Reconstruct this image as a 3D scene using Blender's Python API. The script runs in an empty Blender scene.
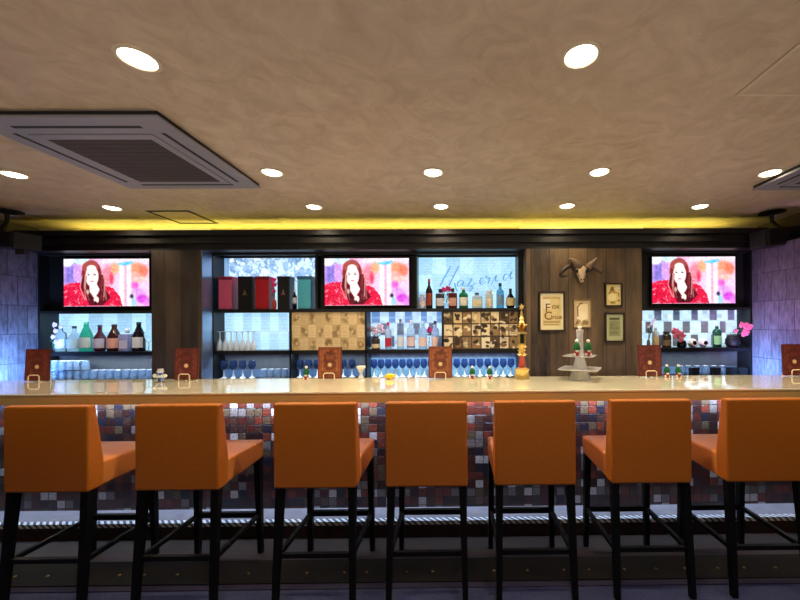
import bpy, bmesh, math, random
import numpy as np
from mathutils import Matrix, Vector, Euler

random.seed(7)
RNG = np.random.default_rng(11)
C = bpy.context.scene.collection
PI = math.pi

# ------------------------------------------------------------------ camera
F = 360.0                      # focal length in pixels of the 800 px frame
CAMLOC = Vector((0, 0, 1.5))
YAW, ROLL = math.radians(-0.5), math.radians(-0.34)
PX, PY = 458.0, 324.0          # where the optical axis meets the picture
ROT = Matrix.Rotation(YAW, 3, 'Z') @ Matrix.Rotation(PI / 2, 3, 'X') @ Matrix.Rotation(ROLL, 3, 'Z')
cd = bpy.data.cameras.new('camera')
cam = bpy.data.objects.new('camera', cd)
C.objects.link(cam)
cam.location = CAMLOC
cam.rotation_euler = ROT.to_euler()
cd.sensor_width = 36
cd.lens = 36 * F / 800
cd.shift_x = (400 - PX) / 800
cd.shift_y = (PY - 300) / 800
cd.clip_start = 0.02
bpy.context.scene.camera = cam


def at(px, py, Y):
    """the point at depth Y seen at a measured place of the photograph"""
    d = ROT @ Vector(((px - PX) / F, -(py - PY) / F, -1))
    return CAMLOC + d * (Y / d.y)


def X(px, Y, py=324):
    return at(px, py, Y).x


def Z(px, py, Y):
    return at(px, py, Y).z


# ------------------------------------------------------------------ materials
def lin(c):
    return tuple((x / 12.92 if x <= 0.04045 else ((x + 0.055) / 1.055) ** 2.4) for x in [v / 255 for v in c])


MATS = {}


def mat(name, col, rough=0.5, metal=0.0, emit=None, es=1.0, trans=0.0, ior=1.45, coat=0.0, noise=None, bump=0.0, bscale=60, alpha=1.0, sheen=0.0, spec=0.5):
    m = bpy.data.materials.new(name)
    m.use_nodes = True
    nt = m.node_tree
    b = nt.nodes['Principled BSDF']
    c = lin(col)
    b.inputs['Base Color'].default_value = (*c, 1)
    b.inputs['Roughness'].default_value = rough
    b.inputs['Metallic'].default_value = metal
    b.inputs['IOR'].default_value = ior
    b.inputs['Transmission Weight'].default_value = trans
    b.inputs['Coat Weight'].default_value = coat
    b.inputs['Alpha'].default_value = alpha
    b.inputs['Sheen Weight'].default_value = sheen
    b.inputs['Specular IOR Level'].default_value = spec
    if emit is not None:
        b.inputs['Emission Color'].default_value = (*lin(emit), 1)
        b.inputs['Emission Strength'].default_value = es
    tc = nt.nodes.new('ShaderNodeTexCoord')
    nz = nt.nodes.new('ShaderNodeTexNoise')
    nz.inputs['Scale'].default_value = bscale
    nz.inputs['Detail'].default_value = 4
    nt.links.new(tc.outputs['Object'], nz.inputs['Vector'])
    if noise:
        mx = nt.nodes.new('ShaderNodeMix')
        mx.data_type = 'RGBA'
        mx.inputs['A'].default_value = (*[v * (1 - noise) for v in c], 1)
        mx.inputs['B'].default_value = (*[min(1, v * (1 + noise)) for v in c], 1)
        nt.links.new(nz.outputs['Fac'], mx.inputs['Factor'])
        nt.links.new(mx.outputs['Result'], b.inputs['Base Color'])
    if bump:
        bp = nt.nodes.new('ShaderNodeBump')
        bp.inputs['Strength'].default_value = bump
        bp.inputs['Distance'].default_value = 0.01
        nt.links.new(nz.outputs['Fac'], bp.inputs['Height'])
        nt.links.new(bp.outputs['Normal'], b.inputs['Normal'])
    MATS[name] = m
    return m


def picmat(name, strength=None, rough=0.6, base=0.0):
    """colours come from the mesh's own colour attribute; emissive when strength is given"""
    m = bpy.data.materials.new(name)
    m.use_nodes = True
    nt = m.node_tree
    b = nt.nodes['Principled BSDF']
    a = nt.nodes.new('ShaderNodeVertexColor')
    a.layer_name = 'Col'
    b.inputs['Roughness'].default_value = rough
    if strength is None:
        nt.links.new(a.outputs['Color'], b.inputs['Base Color'])
    else:
        b.inputs['Base Color'].default_value = (base, base, base, 1)
        nt.links.new(a.outputs['Color'], b.inputs['Emission Color'])
        b.inputs['Emission Strength'].default_value = strength
    return m


black = mat('black_lacquer', (7, 7, 8), 0.4, noise=0.3, bscale=8)
blackmatte = mat('black_matte', (7, 7, 8), 0.6, noise=0.3, bscale=20)
blackgloss = mat('black_gloss', (10, 10, 12), 0.15, noise=0.2)
espresso = mat('espresso_moulding', (14, 10, 8), 0.45, noise=0.4, bscale=12)
thresh = mat('dark_threshold_board', (16, 11, 9), 0.65, noise=0.4, bscale=12, spec=0.2)
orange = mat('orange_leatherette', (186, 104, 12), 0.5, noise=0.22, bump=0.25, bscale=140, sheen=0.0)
seatm = mat('lit_orange_seat', (214, 132, 56), 0.5, noise=0.15, bump=0.25, bscale=140)  # seat leather lightened to paint in the downlight on the seat tops
legm = mat('black_chair_wood', (7, 6, 6), 0.6, noise=0.3, spec=0.2)
gold = mat('polished_gold', (250, 214, 130), 0.3, 0.75, noise=0.1)
darkgold = mat('antique_gold', (120, 84, 34), 0.35, 1.0, noise=0.3)
redlacq = mat('red_lacquer', (190, 60, 48), 0.3, noise=0.1)
glass = mat('clear_glass', (235, 245, 255), 0.02, trans=1.0, ior=1.35, noise=0.01)
acrylic = mat('clear_acrylic', (255, 255, 255), 0.08, trans=0.4, ior=1.45, noise=0.02)
white = mat('white_plastic', (238, 236, 230), 0.45, noise=0.04)
cream = mat('cream_wire', (238, 222, 190), 0.4, noise=0.05)
bone = mat('aged_bone', (205, 180, 145), 0.65, noise=0.25, bump=0.3, bscale=40)
hornm = mat('grey_brown_horn', (120, 98, 78), 0.5, noise=0.4, bump=0.4, bscale=70)
darkhorn = mat('dark_horn', (52, 42, 36), 0.5, noise=0.4, bump=0.4, bscale=70)
green = mat('green_felt', (22, 92, 48), 0.85, noise=0.25, bscale=120)
redfelt = mat('red_felt', (150, 34, 32), 0.85, noise=0.25, bscale=120)
fluff = mat('white_fluff', (240, 240, 238), 0.9, noise=0.05, bump=0.5, bscale=200)
pinkp = mat('pink_petals', (206, 96, 124), 0.7, noise=0.2, bscale=50)
palepink = mat('pale_pink_petals', (240, 205, 222), 0.7, noise=0.1, bscale=50)
magenta = mat('magenta_petals', (220, 50, 120), 0.7, noise=0.2, bscale=50)
leafm = mat('leaf_green', (50, 92, 52), 0.6, noise=0.3, bscale=40)
acm = mat('grey_ac_plastic', (140, 139, 152), 0.45, noise=0.04)
acdark = mat('ac_grille', (62, 54, 52), 0.6, noise=0.2, bump=0.3, bscale=200)
acline = mat('ac_slot', (22, 20, 24), 0.6, noise=0.1)
chrome = mat('brushed_metal', (190, 195, 205), 0.3, 1.0, noise=0.1)


def wood_mat(name, dark, light, plank=0.14, axis='X', rough=0.5):
    m = bpy.data.materials.new(name)
    m.use_nodes = True
    nt = m.node_tree
    N, L = nt.nodes, nt.links
    b = N['Principled BSDF']
    b.inputs['Roughness'].default_value = rough
    tc = N.new('ShaderNodeTexCoord')
    mp = N.new('ShaderNodeMapping')
    mp.inputs['Scale'].default_value = (7, 7, 1.3) if axis == 'X' else (1.1, 14, 14)
    L.new(tc.outputs['Object'], mp.inputs['Vector'])
    nz = N.new('ShaderNodeTexNoise')
    nz.inputs['Scale'].default_value = 1.6
    nz.inputs['Detail'].default_value = 8
    nz.inputs['Roughness'].default_value = 0.65
    L.new(mp.outputs['Vector'], nz.inputs['Vector'])
    sp = N.new('ShaderNodeSeparateXYZ')
    L.new(tc.outputs['Object'], sp.inputs['Vector'])
    dv = N.new('ShaderNodeMath'); dv.operation = 'DIVIDE'; dv.inputs[1].default_value = plank
    L.new(sp.outputs['X' if axis == 'X' else 'Y'], dv.inputs[0])
    fl = N.new('ShaderNodeMath'); fl.operation = 'FLOOR'
    L.new(dv.outputs[0], fl.inputs[0])
    wn = N.new('ShaderNodeTexWhiteNoise'); wn.noise_dimensions = '1D'
    L.new(fl.outputs[0], wn.inputs['W'])
    fr = N.new('ShaderNodeMath'); fr.operation = 'FRACT'
    L.new(dv.outputs[0], fr.inputs[0])
    gp = N.new('ShaderNodeMath'); gp.operation = 'GREATER_THAN'; gp.inputs[1].default_value = 0.03
    L.new(fr.outputs[0], gp.inputs[0])
    ad = N.new('ShaderNodeMath'); ad.operation = 'MULTIPLY_ADD'; ad.inputs[1].default_value = 0.35; 
    L.new(wn.outputs['Value'], ad.inputs[0]); L.new(nz.outputs['Fac'], ad.inputs[2])
    rp = N.new('ShaderNodeValToRGB')
    rp.color_ramp.elements[0].position = 0.38; rp.color_ramp.elements[0].color = (*lin(dark), 1)
    rp.color_ramp.elements[1].position = 1.0; rp.color_ramp.elements[1].color = (*lin(light), 1)
    L.new(ad.outputs[0], rp.inputs['Fac'])
    mx = N.new('ShaderNodeMix'); mx.data_type = 'RGBA'
    mx.inputs['A'].default_value = (*[v * 0.6 for v in lin(dark)], 1)
    L.new(gp.outputs[0], mx.inputs['Factor']); L.new(rp.outputs['Color'], mx.inputs['B'])
    L.new(mx.outputs['Result'], b.inputs['Base Color'])
    bp = N.new('ShaderNodeBump'); bp.inputs['Strength'].default_value = 0.25; bp.inputs['Distance'].default_value = 0.01
    L.new(nz.outputs['Fac'], bp.inputs['Height']); L.new(bp.outputs['Normal'], b.inputs['Normal'])
    return m


panelwood = wood_mat('weathered_wood_panelling', (34, 25, 16), (122, 98, 68), 0.19)
darkpanel = wood_mat('dark_wood_panelling', (34, 26, 20), (74, 58, 42), 0.16)
floorwood = wood_mat('dark_red_floorboards', (14, 7, 6), (48, 20, 14), 0.12, 'Y', 0.55)


def mosaic_mat():
    m = bpy.data.materials.new('glazed_mosaic')
    m.use_nodes = True
    nt = m.node_tree
    N, L = nt.nodes, nt.links
    b = N['Principled BSDF']
    b.inputs['Roughness'].default_value = 0.3
    tc = N.new('ShaderNodeTexCoord')
    sc = N.new('ShaderNodeVectorMath'); sc.operation = 'SCALE'; sc.inputs['Scale'].default_value = 1 / 0.062
    L.new(tc.outputs['Object'], sc.inputs[0])
    fl = N.new('ShaderNodeVectorMath'); fl.operation = 'FLOOR'
    L.new(sc.outputs[0], fl.inputs[0])
    ml = N.new('ShaderNodeVectorMath'); ml.operation = 'MULTIPLY'; ml.inputs[1].default_value = (1, 0, 1)
    L.new(fl.outputs[0], ml.inputs[0])
    wn = N.new('ShaderNodeTexWhiteNoise'); wn.noise_dimensions = '3D'
    L.new(ml.outputs[0], wn.inputs['Vector'])
    rp = N.new('ShaderNodeValToRGB'); rp.color_ramp.interpolation = 'CONSTANT'
    cols = [(0, (84, 38, 30)), (0.22, (52, 30, 28)), (0.38, (116, 54, 40)), (0.52, (120, 112, 110)), (0.62, (70, 50, 44)), (0.76, (196, 192, 190)), (0.84, (96, 80, 62)), (0.93, (36, 36, 50))]
    el = rp.color_ramp.elements
    el[0].position, el[0].color = 0, (*lin(cols[0][1]), 1)
    el[1].position, el[1].color = cols[1][0], (*lin(cols[1][1]), 1)
    for p, c in cols[2:]:
        e = el.new(p); e.color = (*lin(c), 1)
    L.new(wn.outputs['Value'], rp.inputs['Fac'])
    nz = N.new('ShaderNodeTexNoise'); nz.inputs['Scale'].default_value = 70; nz.inputs['Detail'].default_value = 5
    L.new(tc.outputs['Object'], nz.inputs['Vector'])
    mv = N.new('ShaderNodeMix'); mv.data_type = 'RGBA'; mv.blend_type = 'OVERLAY'; mv.inputs['Factor'].default_value = 0.7
    L.new(rp.outputs['Color'], mv.inputs['A']); L.new(nz.outputs['Fac'], mv.inputs['B'])
    dk = N.new('ShaderNodeMix'); dk.data_type = 'RGBA'; dk.blend_type = 'MULTIPLY'; dk.inputs['Factor'].default_value = 1.0; dk.inputs['B'].default_value = (.55, .5, .5, 1)
    L.new(mv.outputs['Result'], dk.inputs['A'])
    fr = N.new('ShaderNodeVectorMath'); fr.operation = 'FRACTION'
    L.new(sc.outputs[0], fr.inputs[0])
    sp = N.new('ShaderNodeSeparateXYZ'); L.new(fr.outputs[0], sp.inputs[0])
    mn = None
    for ax in ('X', 'Z'):
        s = N.new('ShaderNodeMath'); s.operation = 'SUBTRACT'; s.inputs[1].default_value = 0.5
        L.new(sp.outputs[ax], s.inputs[0])
        a = N.new('ShaderNodeMath'); a.operation = 'ABSOLUTE'; L.new(s.outputs[0], a.inputs[0])
        if mn is None:
            mn = a
        else:
            q = N.new('ShaderNodeMath'); q.operation = 'MAXIMUM'
            L.new(mn.outputs[0], q.inputs[0]); L.new(a.outputs[0], q.inputs[1]); mn = q
    lt = N.new('ShaderNodeMath'); lt.operation = 'LESS_THAN'; lt.inputs[1].default_value = 0.455
    L.new(mn.outputs[0], lt.inputs[0])
    mx = N.new('ShaderNodeMix'); mx.data_type = 'RGBA'; mx.inputs['A'].default_value = (0.008, 0.007, 0.007, 1)
    L.new(lt.outputs[0], mx.inputs['Factor']); L.new(dk.outputs['Result'], mx.inputs['B'])
    L.new(mx.outputs['Result'], b.inputs['Base Color'])
    bp = N.new('ShaderNodeBump'); bp.inputs['Strength'].default_value = 0.5; bp.inputs['Distance'].default_value = 0.01
    hm = N.new('ShaderNodeMath'); hm.operation = 'MULTIPLY_ADD'; hm.inputs[1].default_value = 0.6
    L.new(nz.outputs['Fac'], hm.inputs[0]); L.new(lt.outputs[0], hm.inputs[2])
    L.new(hm.outputs[0], bp.inputs['Height']); L.new(bp.outputs['Normal'], b.inputs['Normal'])
    return m


mosaic = mosaic_mat()


def page_wall_mat(name):
    """side walls: printed pages pasted in courses"""
    m = bpy.data.materials.new(name)
    m.use_nodes = True
    nt = m.node_tree
    N, L = nt.nodes, nt.links
    b = N['Principled BSDF']; b.inputs['Roughness'].default_value = 0.6
    tc = N.new('ShaderNodeTexCoord')
    sp = N.new('ShaderNodeSeparateXYZ'); L.new(tc.outputs['Object'], sp.inputs[0])
    ad = N.new('ShaderNodeMath'); ad.operation = 'ADD'
    L.new(sp.outputs['X'], ad.inputs[0]); L.new(sp.outputs['Y'], ad.inputs[1])
    cb = N.new('ShaderNodeCombineXYZ'); L.new(ad.outputs[0], cb.inputs['X']); L.new(sp.outputs['Z'], cb.inputs['Y'])
    bk = N.new('ShaderNodeTexBrick')
    bk.inputs['Scale'].default_value = 1
    bk.inputs['Brick Width'].default_value = 0.16
    bk.inputs['Row Height'].default_value = 0.285
    bk.inputs['Mortar Size'].default_value = 0.004
    bk.inputs['Color1'].default_value = (*lin((74, 70, 80)), 1)
    bk.inputs['Color2'].default_value = (*lin((100, 94, 104)), 1)
    bk.inputs['Mortar'].default_value = (*lin((48, 44, 54)), 1)
    L.new(cb.outputs[0], bk.inputs['Vector'])
    mp = N.new('ShaderNodeMapping'); mp.inputs['Scale'].default_value = (20, 4, 1)
    L.new(cb.outputs[0], mp.inputs['Vector'])
    nz = N.new('ShaderNodeTexNoise'); nz.inputs['Scale'].default_value = 2.2; nz.inputs['Detail'].default_value = 7; nz.inputs['Roughness'].default_value = 0.7
    L.new(mp.outputs[0], nz.inputs['Vector'])
    rp = N.new('ShaderNodeValToRGB')
    rp.color_ramp.elements[0].position = 0.36; rp.color_ramp.elements[0].color = (0.14, 0.14, 0.16, 1)
    rp.color_ramp.elements[1].position = 0.66; rp.color_ramp.elements[1].color = (1, 1, 1, 1)
    L.new(nz.outputs['Fac'], rp.inputs['Fac'])
    mx = N.new('ShaderNodeMix'); mx.data_type = 'RGBA'; mx.blend_type = 'MULTIPLY'; mx.inputs['Factor'].default_value = 0.85
    L.new(bk.outputs['Color'], mx.inputs['A']); L.new(rp.outputs['Color'], mx.inputs['B'])
    L.new(mx.outputs['Result'], b.inputs['Base Color'])
    return m


pagewall = page_wall_mat('pasted_page_wall')


def ceiling_mat():
    m = bpy.data.materials.new('brushed_plaster_ceiling')
    m.use_nodes = True
    nt = m.node_tree
    N, L = nt.nodes, nt.links
    b = N['Principled BSDF']; b.inputs['Roughness'].default_value = 0.55
    tc = N.new('ShaderNodeTexCoord')
    nz = N.new('ShaderNodeTexNoise'); nz.inputs['Scale'].default_value = 5; nz.inputs['Detail'].default_value = 9
    nz.inputs['Roughness'].default_value = 0.62; nz.inputs['Distortion'].default_value = 1.6
    L.new(tc.outputs['Object'], nz.inputs['Vector'])
    rp = N.new('ShaderNodeValToRGB')
    rp.color_ramp.elements[0].position = 0.3; rp.color_ramp.elements[0].color = (*lin((182, 161, 136)), 1)
    rp.color_ramp.elements[1].position = 0.72; rp.color_ramp.elements[1].color = (*lin((211, 193, 168)), 1)
    L.new(nz.outputs['Fac'], rp.inputs['Fac']); L.new(rp.outputs['Color'], b.inputs['Base Color'])
    bp = N.new('ShaderNodeBump'); bp.inputs['Strength'].default_value = 0.22; bp.inputs['Distance'].default_value = 0.02
    L.new(nz.outputs['Fac'], bp.inputs['Height']); L.new(bp.outputs['Normal'], b.inputs['Normal'])
    return m


ceilm = ceiling_mat()
carpetm = mat('blue_grey_carpet', (66, 72, 104), 0.95, noise=0.35, bump=0.6, bscale=55)
carpetedge = mat('purple_carpet_edge', (48, 42, 66), 0.9, noise=0.3, bscale=60)
plaster = mat('dark_plaster', (92, 80, 70), 0.8, noise=0.15, bscale=6)
coverplaster = mat('cove_plaster', (200, 190, 150), 0.7, noise=0.1, bscale=6)
countertop = mat('glossy_cream_worktop', (252, 244, 212), 0.08, noise=0.06, bscale=5, coat=1.0, ior=1.5)
fasciam = mat('tan_counter_edge', (206, 170, 108), 0.3, noise=0.06, bscale=10)
ledgem = mat('scuffed_step_top', (120, 118, 128), 0.45, noise=0.35, bscale=14)
brass = mat('brass_stud', (150, 112, 60), 0.4, 1.0, noise=0.1)


def nosing_mat():
    m = bpy.data.materials.new('hatched_metal_nosing')
    m.use_nodes = True
    nt = m.node_tree
    N, L = nt.nodes, nt.links
    b = N['Principled BSDF']; b.inputs['Roughness'].default_value = 0.3; b.inputs['Metallic'].default_value = 0.3
    tc = N.new('ShaderNodeTexCoord')
    wv = N.new('ShaderNodeTexWave'); wv.inputs['Scale'].default_value = 14; wv.bands_direction = 'DIAGONAL'
    L.new(tc.outputs['Object'], wv.inputs['Vector'])
    rp = N.new('ShaderNodeValToRGB')
    rp.color_ramp.elements[0].position = 0.3; rp.color_ramp.elements[0].color = (0.08, 0.1, 0.16, 1)
    rp.color_ramp.elements[1].position = 0.55; rp.color_ramp.elements[1].color = (0.9, 0.95, 1, 1)
    L.new(wv.outputs['Fac'], rp.inputs['Fac']); L.new(rp.outputs['Color'], b.inputs['Base Color'])
    return m


nosing = nosing_mat()

# ------------------------------------------------------------------ mesh builder
class MB:
    def __init__(self):
        self.v, self.f, self.m, self.s = [], [], [], []

    def add(self, vs, fs, mi=0, smooth=False):
        o = len(self.v)
        self.v += [tuple(p) for p in vs]
        self.f += [tuple(i + o for i in f) for f in fs]
        self.m += [mi] * len(fs)
        self.s += [smooth] * len(fs)
        return self

    def box(self, x0, x1, y0, y1, z0, z1, mi=0, M=None, bevel=0.0):
        bm = bmesh.new()
        bmesh.ops.create_cube(bm, size=1)
        for v in bm.verts:
            v.co = Vector((x0 + (v.co.x + .5) * (x1 - x0), y0 + (v.co.y + .5) * (y1 - y0), z0 + (v.co.z + .5) * (z1 - z0)))
        if bevel:
            bmesh.ops.bevel(bm, geom=list(bm.edges), offset=bevel, segments=2, affect='EDGES', profile=0.6)
        self.frombm(bm, mi, M, smooth=False)
        return self

    def frombm(self, bm, mi=0, M=None, smooth=False):
        if M is not None:
            bm.transform(M)
        bm.verts.index_update()
        self.add([v.co.copy() for v in bm.verts], [[v.index for v in f.verts] for f in bm.faces], mi, smooth)
        bm.free()

    def lathe(self, prof, cx=0, cy=0, z=0, n=20, mi=0, smooth=True, M=None, sq=False, cap=True):
        """prof: list of (r, z); sq makes a four-sided section"""
        k = 4 if sq else n
        vs, fs = [], []
        for r, h in prof:
            for i in range(k):
                a = 2 * PI * i / k + (PI / 4 if sq else 0)
                rr = r * (math.sqrt(2) if sq else 1)
                vs.append((cx + rr * math.cos(a), cy + rr * math.sin(a), z + h))
        for j in range(len(prof) - 1):
            for i in range(k):
                i2 = (i + 1) % k
                fs.append((j * k + i, j * k + i2, (j + 1) * k + i2, (j + 1) * k + i))
        if cap:
            if prof[0][0] > 1e-4:
                fs.append(tuple(range(k - 1, -1, -1)))
            if prof[-1][0] > 1e-4:
                fs.append(tuple((len(prof) - 1) * k + i for i in range(k)))
        if M is not None:
            vs = [M @ Vector(p) for p in vs]
        return self.add(vs, fs, mi, smooth and not sq)

    def tube(self, pts, rad, n=8, mi=0, smooth=True):
        pts = [Vector(p) for p in pts]
        rads = rad if isinstance(rad, (list, tuple)) else [rad] * len(pts)
        vs, fs = [], []
        up = None
        for i, p in enumerate(pts):
            t = (pts[min(i + 1, len(pts) - 1)] - pts[max(i - 1, 0)]).normalized()
            if up is None:
                up = Vector((0, 0, 1)) if abs(t.z) < 0.9 else Vector((1, 0, 0))
            a = t.cross(up).normalized()
            up = a.cross(t).normalized()
            for k in range(n):
                an = 2 * PI * k / n
                vs.append(p + (a * math.cos(an) + up * math.sin(an)) * rads[i])
        for i in range(len(pts) - 1):
            for k in range(n):
                k2 = (k + 1) % n
                fs.append((i * n + k, i * n + k2, (i + 1) * n + k2, (i + 1) * n + k))
        fs.append(tuple(range(n - 1, -1, -1)))
        fs.append(tuple((len(pts) - 1) * n + k for k in range(n)))
        return self.add(vs, fs, mi, smooth)

    def ball(self, c, r, mi=0, sub=2, scale=(1, 1, 1), jitter=0.0):
        bm = bmesh.new()
        bmesh.ops.create_icosphere(bm, subdivisions=sub, radius=1)
        for v in bm.verts:
            k = r * (1 + random.uniform(-jitter, jitter))
            v.co = Vector((c[0] + v.co.x * k * scale[0], c[1] + v.co.y * k * scale[1], c[2] + v.co.z * k * scale[2]))
        self.frombm(bm, mi, None, True)
        return self

    def build(self, name, mats, parent=None, local=False):
        me = bpy.data.meshes.new(name)
        off = Vector((0, 0, 0))
        if parent is not None and not local:
            p = parent
            while p is not None:
                off += p.location
                p = p.parent
        me.from_pydata([Vector(p) - off for p in self.v], [], self.f)
        mats = mats if isinstance(mats, (list, tuple)) else [mats]
        for m in mats:
            me.materials.append(m)
        me.polygons.foreach_set('material_index', self.m)
        me.polygons.foreach_set('use_smooth', self.s)
        bm = bmesh.new(); bm.from_mesh(me)
        bmesh.ops.recalc_face_normals(bm, faces=bm.faces)
        bm.to_mesh(me); bm.free()
        me.update()
        if any(self.s):
            try:
                me.set_sharp_from_angle(angle=math.radians(42))
            except Exception:
                pass
        o = bpy.data.objects.new(name, me)
        C.objects.link(o)
        if parent is not None:
            o.parent = parent
        return o


def tag(o, label, cat, group=None):
    o['label'] = label
    o['category'] = cat
    if group:
        o['group'] = group
    return o


def thing(name, label, cat, loc=(0, 0, 0), group=None):
    o = bpy.data.objects.new(name, None)
    o.empty_display_size = 0.05
    C.objects.link(o)
    o.location = loc
    return tag(o, label, cat, group)


def struct(o):
    o['kind'] = 'structure'
    return o


def kids(o):
    return [c for c in bpy.data.objects if c.parent == o]


def dup(root, loc, label, rotz=0.0, scale=1.0):
    r = root.copy(); C.objects.link(r)
    r.location = loc
    r.rotation_euler = (0, 0, rotz)
    r.scale = (scale,) * 3
    r['label'] = label
    for ch in kids(root):
        c = ch.copy(); C.objects.link(c); c.parent = r
        for g in kids(ch):
            d = g.copy(); C.objects.link(d); d.parent = c
    return r


ORD = ['first', 'second', 'third', 'fourth', 'fifth', 'sixth', 'seventh', 'eighth', 'ninth', 'tenth', 'eleventh', 'twelfth', 'thirteenth', 'fourteenth', 'fifteenth', 'sixteenth']

# ------------------------------------------------------------------ painted pictures (numpy raster -> mesh colour attribute)
class Img:
    def __init__(self, w, h, col):
        self.w, self.h = w, h
        self.a = np.zeros((h, w, 3)) + np.array(col, float)
        self.y, self.x = np.mgrid[0:h, 0:w]
        self.x = self.x / (w - 1); self.y = self.y / (h - 1)

    def put(self, mask, col, op=1.0):
        m = np.clip(mask.astype(float) * op, 0, 1)[..., None]
        self.a = self.a * (1 - m) + np.array(col, float) * m

    def rect(self, x0, y0, x1, y1, col, op=1.0):
        self.put((self.x >= x0) & (self.x <= x1) & (self.y >= y0) & (self.y <= y1), col, op)

    def ell(self, cx, cy, rx, ry, col, op=1.0, rot=0.0, soft=0.15):
        dx, dy = self.x - cx, (self.y - cy)
        asp = self.h / self.w
        dyp = dy * asp
        c, s = math.cos(rot), math.sin(rot)
        u = (dx * c + dyp * s) / rx
        v = (-dx * s + dyp * c) / (ry * asp)
        d = np.sqrt(u * u + v * v)
        self.put(np.clip((1 - d) / soft + 0.5, 0, 1), col, op)

    def line(self, pts, wd, col, op=1.0):
        asp = self.h / self.w
        best = np.full(self.x.shape, 9.0)
        for (x0, y0), (x1, y1) in zip(pts[:-1], pts[1:]):
            ax, ay, bx, by = x0, y0 * asp, x1, y1 * asp
            dx, dy = bx - ax, by - ay
            L = dx * dx + dy * dy + 1e-9
            t = np.clip(((self.x - ax) * dx + (self.y * asp - ay) * dy) / L, 0, 1)
            best = np.minimum(best, np.hypot(self.x - ax - t * dx, self.y * asp - ay - t * dy))
        self.put(np.clip((wd - best) / (wd * 0.5) + 0.3, 0, 1), col, op)

    def poly(self, pts, col, op=1.0):
        inside = np.zeros(self.x.shape, bool)
        n = len(pts)
        for i in range(n):
            (xa, ya), (xb, yb) = pts[i], pts[(i + 1) % n]
            if ya == yb:
                continue
            c = ((ya > self.y) != (yb > self.y)) & (self.x < (xb - xa) * (self.y - ya) / (yb - ya) + xa)
            inside ^= c
        self.put(inside, col, op)

    def noise(self, amp, cells=None):
        if cells:
            g = RNG.normal(0, 1, (cells[1], cells[0]))
            yi = (self.y * (cells[1] - 1e-6)).astype(int).clip(0, cells[1] - 1)
            xi = (self.x * (cells[0] - 1e-6)).astype(int).clip(0, cells[0] - 1)
            self.a += amp * g[yi, xi][..., None]
        else:
            self.a += amp * RNG.normal(0, 1, (self.h, self.w, 1))

    def mesh(self, name, p00, pu, pv, m, parent=None, local=False, curve=None):
        """grid: p00 top-left corner, pu along the row, pv down the column"""
        w, h = self.w, self.h
        p00, pu, pv = Vector(p00), Vector(pu), Vector(pv)
        off = Vector((0, 0, 0))
        if parent is not None and not local:
            p = parent
            while p is not None:
                off += p.location; p = p.parent
        vs = [p00 + pu * (i / (w - 1)) + pv * (j / (h - 1)) - off for j in range(h) for i in range(w)]
        fs = [(j * w + i, (j + 1) * w + i, (j + 1) * w + i + 1, j * w + i + 1) for j in range(h - 1) for i in range(w - 1)]
        me = bpy.data.meshes.new(name)
        me.from_pydata(vs, [], fs)
        s = np.clip(self.a, 0, 255) / 255
        l = np.where(s <= 0.04045, s / 12.92, ((s + 0.055) / 1.055) ** 2.4)
        ca = me.color_attributes.new('Col', 'FLOAT_COLOR', 'POINT')
        ca.data.foreach_set('color', np.concatenate([l, np.ones((h, w, 1))], 2).astype(np.float32).ravel())
        me.materials.append(m)
        me.update()
        o = bpy.data.objects.new(name, me)
        C.objects.link(o)
        if parent is not None:
            o.parent = parent
        return o


litpage = picmat('lit_page_panel', 1.12, base=0.2)  # page panels glow by themselves, in place of LED strip light
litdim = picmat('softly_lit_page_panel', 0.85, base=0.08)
tvmat = picmat('television_picture', 1.3, 0.2)
printm = picmat('printed_paper', None)
leatherprint = picmat('tooled_leather', None, 0.5)

# ------------------------------------------------------------------ room shell
YB = 4.10          # back wall
H = 2.60           # ceiling
XL, XR, YN = -4.68, 3.48, -3.2
struct(MB().box(XL - .1, 4.3, YN, 2.085, -0.1, 0.0).build('floor', carpetm))
struct(MB().box(XL - .1, 4.3, 2.085, YB, -0.1, 0.0).build('floor_wood', floorwood))
struct(MB().box(XL - .1, 4.3, YN, YB + .1, H, H + .1).build('ceiling', ceilm))
struct(MB().box(XL - .1, 4.3, YB, YB + .1, -0.1, H).build('wall_back', coverplaster))
struct(MB().box(XL - .1, XL, YN, YB, -0.1, H).build('wall_left', plaster))
struct(MB().box(4.2, 4.3, YN, YB, -0.1, H).build('wall_right', plaster))
struct(MB().box(XR, 4.2, 2.98, YB, -0.1, H).build('wall_right_return', plaster))
struct(MB().box(XL - .1, 4.3, YN - .1, YN, -0.1, H).build('wall_front', plaster))
# page-covered dado walls either side of the bar, lower than the ceiling
struct(MB().box(XL, -4.30, 2.95, YB, 0, 2.26).build('wall_left_pages', pagewall))
struct(MB().box(3.12, XR, 2.98, YB, 0, 2.26).build('wall_right_pages', pagewall))
# threshold board with studs, carpet edge
tb = MB().box(XL, 4.2, 2.085, 2.29, 0, 0.012)
for i in range(46):
    sx = -4.5 + i * 0.19 + random.uniform(-.03, .03)
    tb.lathe([(0.009, 0), (0.008, 0.004), (0.001, 0.006)], sx, 2.165, 0.012, 8, 1)
struct(tb.build('trim_1', [thresh, brass]))
struct(MB().box(XL, 4.2, 2.045, 2.0849, 0, 0.006).build('trim_2', carpetedge))

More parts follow.
